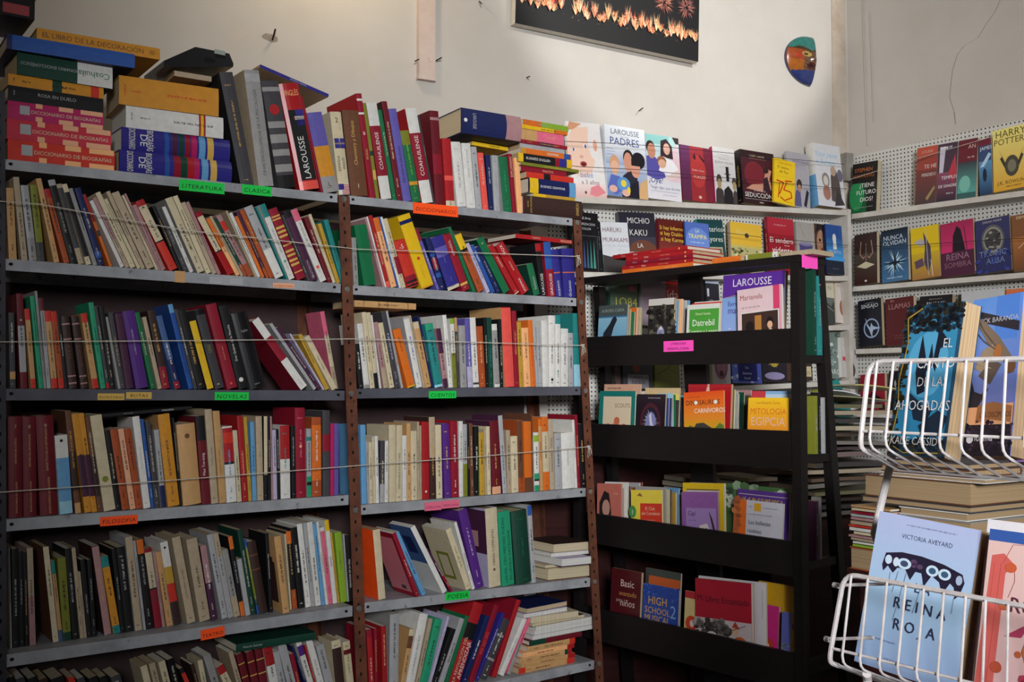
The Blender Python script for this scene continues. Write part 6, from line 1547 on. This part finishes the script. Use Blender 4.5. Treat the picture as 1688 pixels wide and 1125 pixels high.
# untidy heap further back
gH = 'magazines heaped untidily behind the stand'
TZ = .93
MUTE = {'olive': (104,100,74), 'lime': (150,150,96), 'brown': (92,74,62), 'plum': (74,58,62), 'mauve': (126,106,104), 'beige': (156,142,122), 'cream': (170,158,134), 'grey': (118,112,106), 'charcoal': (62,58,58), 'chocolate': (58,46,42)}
tab = tag(empty('side_table', FW.M()), 'dark wooden table under the magazine heap against the back wall', 'table')
tu0, tu1 = .60, _cu-.13
part('top', (tu0, -.60, TZ-.03), (tu1, -.125, TZ), M_CABINET, tab); part('narrow_end', (tu0-.13, -.36, TZ-.03), (tu0-.0005, -.125, TZ), M_CABINET, tab); part('front_panel', (tu0+.01, -.585, .05), (tu1-.01, -.565, TZ-.0305), M_CABINET, tab); part('side_panel', (tu0+.01, -.5645, .0), (tu0+.03, -.13, TZ-.0305), M_CABINET, tab); part('side_panel', (tu1-.03, -.5645, .0), (tu1-.01, -.13, TZ-.0305), M_CABINET, tab)
heap = [(1322, 905, 1470, 'grey'), (1330, 890, 1480, 'charcoal'), (1325, 872, 1470, 'chocolate'), (1335, 858, 1478, 'olive'), (1318, 845, 1460, 'grey'), (1330, 830, 1480, 'brown'), (1315, 818, 1475, 'beige'), (1335, 806, 1490, 'charcoal'), (1320, 794, 1470, 'mauve'), (1340, 782, 1488, 'plum'), (1325, 772, 1480, 'grey'), (1312, 762, 1486, 'brown'), (1335, 752, 1490, 'cream'), (1322, 742, 1480, 'charcoal'), (1340, 733, 1490, 'beige'), (1350, 724, 1478, 'olive')]
zh = TZ
for i, (xa, y, xb, c) in enumerate(heap):
    rng = random.Random(60+i); v = -.585+rng.uniform(0, .03)
    ua, zt_ = FW.uz(xa, y, v); ub = FW.uz(xb, y, v)[0]; T = rng.uniform(.010, .018); zh = max(zh+.001, zt_-T-.006)
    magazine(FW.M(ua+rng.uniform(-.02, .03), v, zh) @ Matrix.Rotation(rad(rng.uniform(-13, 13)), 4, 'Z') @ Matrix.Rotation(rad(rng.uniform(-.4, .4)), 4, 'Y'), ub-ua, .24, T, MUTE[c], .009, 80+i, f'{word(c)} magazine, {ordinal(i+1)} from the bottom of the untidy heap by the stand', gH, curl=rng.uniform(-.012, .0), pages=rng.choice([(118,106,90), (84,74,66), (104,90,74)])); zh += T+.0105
# piles seen through the gap of the stand
zq = TZ
for i, (xa, xb, c) in enumerate(((1158, 1272, 'olive'), (1150, 1262, 'cream'), (1160, 1280, 'charcoal'), (1152, 1276, 'beige'), (1158, 1268, 'grey'), (1150, 1284, 'mauve'), (1160, 1274, 'chocolate'), (1154, 1280, 'cream'))):
    v = -.45; ua, ub = FW.uz(xa, 770, v)[0], FW.uz(xb, 770, v)[0]; ua = max(ua, tu0+.03)
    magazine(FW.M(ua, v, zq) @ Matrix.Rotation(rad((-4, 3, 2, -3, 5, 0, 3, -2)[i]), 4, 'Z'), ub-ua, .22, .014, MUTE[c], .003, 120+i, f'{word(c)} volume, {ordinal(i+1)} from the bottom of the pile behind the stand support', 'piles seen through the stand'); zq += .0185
zq = TZ
for i, c in enumerate(('grey', 'cream', 'olive', 'beige', 'charcoal', 'cream', 'mauve')):
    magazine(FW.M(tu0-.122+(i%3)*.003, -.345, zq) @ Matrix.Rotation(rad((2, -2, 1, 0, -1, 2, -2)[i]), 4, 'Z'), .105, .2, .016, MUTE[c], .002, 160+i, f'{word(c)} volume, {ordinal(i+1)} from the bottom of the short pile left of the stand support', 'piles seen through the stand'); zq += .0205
# loose folded papers and a folder on the heap
for i, (xa, ya, xb, c, T, v, tilt, lab) in enumerate(((1375, 716, 1482, (150,146,110), .004, -.57, 8, 'olive grey folded newspaper on top of the heap under the wire basket'), (1372, 706, 1420, (206,208,214), .004, -.50, 14, 'white and blue leaflet poking out of the heap'), (1410, 690, 1480, (186,176,104), .005, -.42, 4, 'yellowish magazine at the back of the heap'))):
    ua, z1 = FW.uz(xa, ya, v); ub = FW.uz(xb, ya, v)[0]
    magazine(FW.M(ua, v, max(z1-.02, zh+.012)) @ Matrix.Rotation(rad(6-5*i), 4, 'Z') @ Matrix.Rotation(rad(-tilt*.4), 4, 'X'), ub-ua, .2, T, c, .010, 140+i, lab, 'loose papers on the heap', cat='paper', name='folded_paper', curl=-.02); zh += .022
for i, (bl, br, tl, c, lab) in enumerate((((1341,722), (1368,722), (1350,655), 'black', 'black magazine standing behind the stand leg, white letters on its cover'), ((1362,712), (1392,704), (1372,650), 'olive', 'olive magazine leaning behind the stand leg'), ((1384,702), (1408,688), (1396,640), 'teal', 'teal glass-like folder leaning below the white shelves'))):
    face_out(FW, -.22, bl, br, tl, 16, c, 't BASIS .5 .7 .12 #c8c8c8 .5 .8;t ROCK .5 .55 .12 #c8c8c8 .5 .8' if i == 0 else 's .2 .8 .5 .03 cream', lab, None, .006, 'n', 'papers leaning behind the heap')

# ------------------------------------------------------------------ white wire rack in the foreground
rack = tag(empty('wire_rack', FT.M()), 'white enamelled wire book rack with two baskets in the right foreground', 'rack')
def T_(px, py, v=0.0): u, z = FT.uz(px, py, v); return Vector((u, v, z))
def wire(name, pts, r, label=None, n=7):
    mb = MB(); mb.tube(pts, r, n); o = mb.build(name, M_WIRE, rack, None, smooth=True)
    if label: o['label'] = label
    return o
def arc(p, c, q, n=5): # quadratic corner
    return [p*(1-t)**2 + c*(2*t*(1-t)) + q*t*t for t in [i/n for i in range(n+1)]]
def basket(tl, tr, bl, br, ml, mr, xs_top, xs_bot, depth, drop):
    """front rim from its image corners; floor wires run back by depth"""
    TL, TR, BL, BR, ML, MR = (T_(*p) for p in (tl, tr, bl, br, ml, mr))
    e = (TR-TL).normalized(); d = (BL-TL).normalized()
    back = Vector((0, depth, -drop))
    L5 = 5.3*(TR-TL).length/len(xs_top)
    rim = [BL+back*.25+Vector((0, 0, -.0)), *arc(BL+back*.08, BL, BL-d*.02, 4), *arc(TL+d*.022, TL, TL+e*.022), TR+e*L5, TR+e*L5+d*(BL-TL).length, TR+e*L5+d*(BL-TL).length+back]
    wire('rim_wire', rim, .0035, 'thick rim wire')
    wire('cross_wire', [ML, MR+(MR-ML).normalized()*L5], .0021)
    wire('floor_wire', [BL+back*.25, BL+back], .0028)
    wire('floor_wire', [BL+back*1.0, BL+back+e*.55], .0030)
    n = len(xs_top)
    def lerp(a, b, x): return a+(b-a)*((x-a_px)/(b_px-a_px))
    for xt, xb in zip(xs_top, xs_bot):
        f = (xt-tl[0])/(tr[0]-tl[0]); g = (xb-bl[0])/(br[0]-bl[0])
        a = T_(xt, tl[1]+(tr[1]-tl[1])*f); b = T_(xb, bl[1]+(br[1]-bl[1])*g)
        wire('upright_wire', [a+Vector((0, -.003, 0)), b+Vector((0, -.003, .014)), *arc(b+Vector((0, -.003, .012)), b+Vector((0, -.002, 0)), b+back*.14, 3)[1:], b+back], .00185)
    for k in range(1, 6): # beyond the frame the basket goes on
        st = (TR-TL)/ (len(xs_top)+.0); a = T_(xs_top[-1], tr[1])+st*k*1.0; b = T_(xs_bot[-1], br[1])+st*k*1.0
        wire('upright_wire', [a+Vector((0, -.003, 0)), b+Vector((0, -.003, .012)), b+back*.14, b+back], .00185)
basket((1433,597), (1688,592), (1417,738), (1688,752), (1420,711), (1688,723), [1448,1475,1504,1534.5,1564.5,1595,1629,1661], [1436,1462,1492,1522,1551,1586,1620,1655], .085, .034)
basket((1392,946), (1688,1000), (1366,1092), (1688,1165), (1374,1070), (1688,1148), [1405.5,1433,1464.5,1495,1525,1558,1594,1627,1664], [1391,1420,1452,1482,1513,1548,1586,1622,1662], .085, .034)
# frame tubes, hooks
up0 = T_(1468, 764, .165); up1 = T_(1428, 905, .165)
wire('frame_tube', [T_(1470, 752, .09), up0, T_(1441, 880, .165), T_(1475, 965, .17), T_(1475, 1080, .17)], .0060, 'thick upright tube', 10)
q = T_(1430, 1122, .02); wire('frame_tube', [T_(1429, 1112, .012), q, Vector((q.x-.01, .06, .03))], .0060, None, 10)
wire('frame_tube', [Vector((q.x-.01, .06, .012)), Vector((q.x+.75, .06, .012))], .0065, None, 10)
wire('frame_tube', [Vector((q.x+.3, .06, .015)), Vector((q.x+.3, .40, .012))], .0065, None, 10)
for x0, x1, y in ((1380, 1470, 966), (1366, 1440, 1055)):
    a = T_(x0, y, .02); b = T_(x1, y-3, .02); wire('hook_bar', [a+Vector((-.002, 0, 0)), b], .0024)
    mb = MB(); mb.tube([a+Vector((-.006, 0, 0)), a+Vector((.002, 0, 0))], .0042, 8); mb.build('hook_cap', M_WIRE, rack)
gW = 'tall novels in the wire rack'
Y1, Y2 = rad(158), rad(143)
def rack_book(v, bl, br, tl, yaw, base, art, label, spine, w, lean=12):
    return face_out(FT, v, bl, br, tl, lean, base, art, label, spine, w, 'n P:' + ('white' if label.startswith('white') else 'paper_brown'), gW, yaw=yaw)
canto = 'g 0 0 1 1 #1c3c50 #2a5a78;g .08 .1 .95 .9 #2c84b0 #3c90b8;e .5 .6 .36 .22 #58a8d0;x 170 0 .82 1 1 .06 #1c1c1e #2c2a22 #14202a #24445c;x 90 0 0 .14 1 .05 #1a1c1a #2a2618 #3c3018;p #141c2c .32 .55 .36 .8 .5 .6 .52 .42 .4 .4;p #141c2c .6 .6 .64 .84 .85 .74 .7 .7 .66 .55;p #141c2c .5 .55 .55 .74 .62 .6;p #18283c .25 .42 .55 .33 .7 .3 .62 .22 .4 .24;p #18283c .5 .2 .8 .3 .98 .26 .9 .14 .6 .12;x 90 .02 .02 .98 .12 .05 #16222c #243c4c #3c3420;l #b09040 .02 .02 .02 .1 .3 .04 .5 .12 .75 .05 .92 .3 .98;l #b09040 .012 .1 .06 .3 .02 .9 .03;t EL .82 .705 .062 #dcdcdc .5 .3;t CANTO .66 .575 .082 #dcdcdc .5 .66;t DE_LAS .64 .455 .062 #dcdcdc .5 .6;t AHOGADAS .52 .30 .085 #dcdcdc .5 .96;t KALIE_CASSIDY .5 .075 .062 #dcdcdc .5 .92'
dis = 'g 0 0 1 1 #2c2440 #6880c8;g 0 .3 1 1 #7078b8 #6090d8;r .5 .72 .95 1 #5080d0;p #2c2830 .05 .86 .98 .76 .98 .82 .05 .93;t RICK_BARANDA .55 .835 .035 #b8b8c0 .5 .8;p #7a6858 0 .92 .2 .8 .5 .64 .68 .6 .95 .5 .98 .56 .6 .74 .3 .84;p #94806a .15 .55 .4 .5 .62 .58 .5 .7 .3 .66;p #5a4c44 .25 .5 .5 .44 .7 .56 .5 .6;e .6 .64 .08 .05 #a86838;e .88 .54 .1 .04 #6a4830;l #5a4a40 .015 .02 .94 .3 .78 .55 .68;l #5a4a40 .015 .0 .84 .3 .72 .55 .66;l #b09878 .012 .2 .58 .5 .54;p #e8a878 0 .12 0 .4 .2 .3 1 .32 1 .12;p #28242c .02 .45 .1 .5 .2 .4 .35 .38 .5 .42 .4 .36 .3 .3 .1 .3 0 .38;p #a06840 .28 .2 .3 .31 .6 .33 .98 .30 .98 .2 .6 .22;t LOS_DISCÍPULOS .66 .235 .06 #4a2c20 .5 .62;r 0 0 1 .19 #241c28;x 90 0 .02 1 .21 .05 #1c1620 #34283a #483848;t norma .45 .09 .045 #d8d4d8 .5 .5;e .2 .1 .07 .025 #d8d4d8'
purp = 'g 0 0 1 1 #3c1c70 #2a1450;x 120 0 0 1 1 .05 #c8a8e0 #7848b0 #5030a0 #e0c8f0 #38186a;p #a880c8 .2 0 .3 .3 .5 .42 .7 .3 .8 0;t TRUE .3 .93 .03 #c8b0d8 .5 .4'
rack_book(.046, (1462,750), (1556,755), (1499,507), Y1, (30,60,84), canto, 'tall blue sea-fantasy novel with large white capitals, left in the upper wire basket', (24,40,52), .030)
rack_book(.060, (1582,752), (1664,760), (1590,499), Y1, (90,110,190), dis, 'tall blue novel with a winged bronze creature, middle of the upper wire basket', (40,36,60), .030)
rack_book(.074, (1664,762), (1722,768), (1668,486), Y1, (60,28,110), purp, 'sparkling purple novel cut by the right frame edge, upper wire basket', (50,24,90), .030)
reina = 'g 0 0 1 .5 #98b0d8 #a8c8e4;g 0 .5 1 1 #a8c8e4 #b0b8dc;s .3 .94 .5 .010 #60688c;t VICTORIA_AVEYARD .52 .855 .042 #2c3050 .5 .5;p #241c34 .12 .66 .14 .74 .3 .765 .5 .765 .72 .745 .9 .71 .93 .66 .90 .58 .86 .55 .84 .62 .8 .64 .74 .56 .7 .63 .62 .66 .56 .58 .52 .66 .46 .66 .42 .60 .36 .66 .28 .66 .24 .62 .18 .66 .14 .62;x 16 .18 .66 .88 .72 .03 #3c2c50 #5a4060 #1c1830;e .34 .695 .07 .035 #c8dcec;e .34 .695 .04 .02 #3c4a6a;e .62 .69 .06 .035 #c8dcec;e .62 .69 .035 .02 #3c5a78;e .74 .685 .06 .035 #c8dcec;e .74 .685 .035 .02 #3c5a78;e .18 .70 .035 .03 #c8dcec;e .26 .695 .03 .03 #d0dcec;e .88 .67 .03 .03 #a8b8d0;l #241c34 .003 .22 .62 .22 .48;l #241c34 .003 .38 .64 .32 .32;l #241c34 .003 .55 .6 .5 .40;l #241c34 .003 .3 .64 .27 .5;l #241c34 .003 .86 .56 .86 .46;t L_A .56 .535 .058 #2c3050 .5 .5;t R_E_I_N_A .56 .41 .07 #2c3050 .5 .86;t R_O_J_A .54 .275 .07 #2c3050 .5 .70;s .1 .18 .3 .012 #8090b8;t GRAN_TRAVESÍA .45 .06 .022 #404878 .5 .5'
rosa = 'g 0 0 1 1 #d8b0b0 #e0bcb4;r 0 .93 1 1 #3458a0;p #d06058 .0 0 .06 .84 .2 .86 .34 .80 .24 .74 .22 0;l #c04848 .006 .06 .1 .1 .8;l #c04848 .006 .14 .1 .18 .8;l #a85050 .006 .2 .8 .3 .92 .5 .93 .6 .86;l #a85050 .006 .3 .6 .36 .7 .34 .8;e .3 .78 .07 .03 #c85a38;e .26 .55 .07 .03 #b85a38;e .24 .18 .07 .035 #b85038;e .48 .28 .04 .02 #b85a38;p #c03048 .55 .78 .7 .82 .9 .7 .8 .6 .6 .66;p #a83858 .3 .37 .6 .48 .5 .38;p #c06838 .52 .3 .6 .45 .8 .5 .95 .36 .8 .2 .6 .2;l #6a3828 .005 .55 .4 .7 .3 .9 .38;t OASIS .8 .83 .022 #7a5860 .5 .4;t ROSA .62 .52 .09 #5a2c38 .5 .66;x 10 .5 .0 .9 .2 .08 #c8405a #b03850'
rack_book(.054, (1408,1090), (1576,1133), (1464,846), Y2, (150,170,212), reina, 'pale blue novel with an upside-down row of dark figures, lower wire basket', (120,140,180), .026)
rack_book(.046, (1604,1142), (1748,1180), (1633,872), Y2, (214,172,168), rosa, 'pink novel with a red column and leaves, right in the lower wire basket', (180,60,60), .026)
rack_book(.080, (1600,1142), (1752,1182), (1628,856), Y2, (224,220,224), '', 'white book back showing above the pink novel, lower wire basket', (210,206,210), .012)

# ------------------------------------------------------------------ things lying high on the bookcase
def prism_px(name, mat, F, poly, v0, v1, label, cat, col='black'):
    mb = MB(); a = px_on(F, poly, v0); b = [Vector((p.x, v1, p.z)) for p in a]; mb.prism(a, b, lin(col)); return tag(mb.build(name, mat, None, F.M()), label, cat)
# ------------------------------------------------------------------ books beyond the countable three hundred become one mass
import numpy as np
from mathutils.bvhtree import BVHTree
def visible_counts(step=3.0):
    bpy.context.view_layer.update(); vs, fs, own, roots = [], [], [], []
    for o in SC.objects:
        if o.type != 'MESH' or o.name.startswith(('spine_lettering', 'cover_print', 'lettering')): continue
        r = o
        while r.parent: r = r.parent
        roots.append(r.name); b = len(vs); Mw = o.matrix_world; k = len(roots)-1
        vs.extend(Mw @ v.co for v in o.data.vertices)
        for p in o.data.polygons: fs.append(tuple(b+i for i in p.vertices)); own.append(k)
    tree = BVHTree.FromPolygons(vs, fs); n = np.zeros(len(roots), dtype=int)
    y = step/2
    while y < 1125:
        x = step/2
        while x < 1688:
            _, _, i, _ = tree.ray_cast(EYEP, ray(x, y).normalized())
            if i is not None: n[own[i]] += 1
            x += step
        y += step
    cnt = {}
    for r, c in zip(roots, n): cnt[r] = cnt.get(r, 0)+int(c)
    return cnt
CNT = visible_counts()
bks = sorted((o for o in SC.objects if o.get('category') == 'book'), key=lambda o: -CNT.get(o.name, 0))
gone = [o for o in bks if CNT.get(o.name, 0) == 0]; rest = [o for o in bks[300:] if CNT.get(o.name, 0) > 0]
V_, F_, C_, MI = [], [], [], []; mats = [M_CARD, M_GLOSS, M_PAGE, M_INK]
for o in rest:
    for q in [o]+list(o.children):
        me = q.data; Mw = o.matrix_basis @ (q.matrix_basis if q is not o else Matrix()); base = len(V_); mi = mats.index(me.materials[0])
        V_.extend(tuple(Mw @ v.co) for v in me.vertices)
        for p in me.polygons: F_.append(tuple(base+i for i in p.vertices)); MI.append(mi)
        a = np.empty(len(me.loops)*4, dtype=np.float32); me.color_attributes['Col'].data.foreach_get('color', a); C_.append(a)
if rest:
    me = bpy.data.meshes.new('narrow_books'); me.from_pydata(V_, [], F_)
    me.color_attributes.new('Col', 'FLOAT_COLOR', 'CORNER').data.foreach_set('color', np.concatenate(C_))
    for m in mats: me.materials.append(m)
    me.polygons.foreach_set('material_index', MI); me.update()
    nb = link('narrow_books', me); nb['kind'] = 'stuff'; tag(nb, 'the remaining narrow or half hidden books between the larger ones on all shelves', 'books')
for o in rest+gone:
    for q in list(o.children): bpy.data.objects.remove(q)
    bpy.data.objects.remove(o)
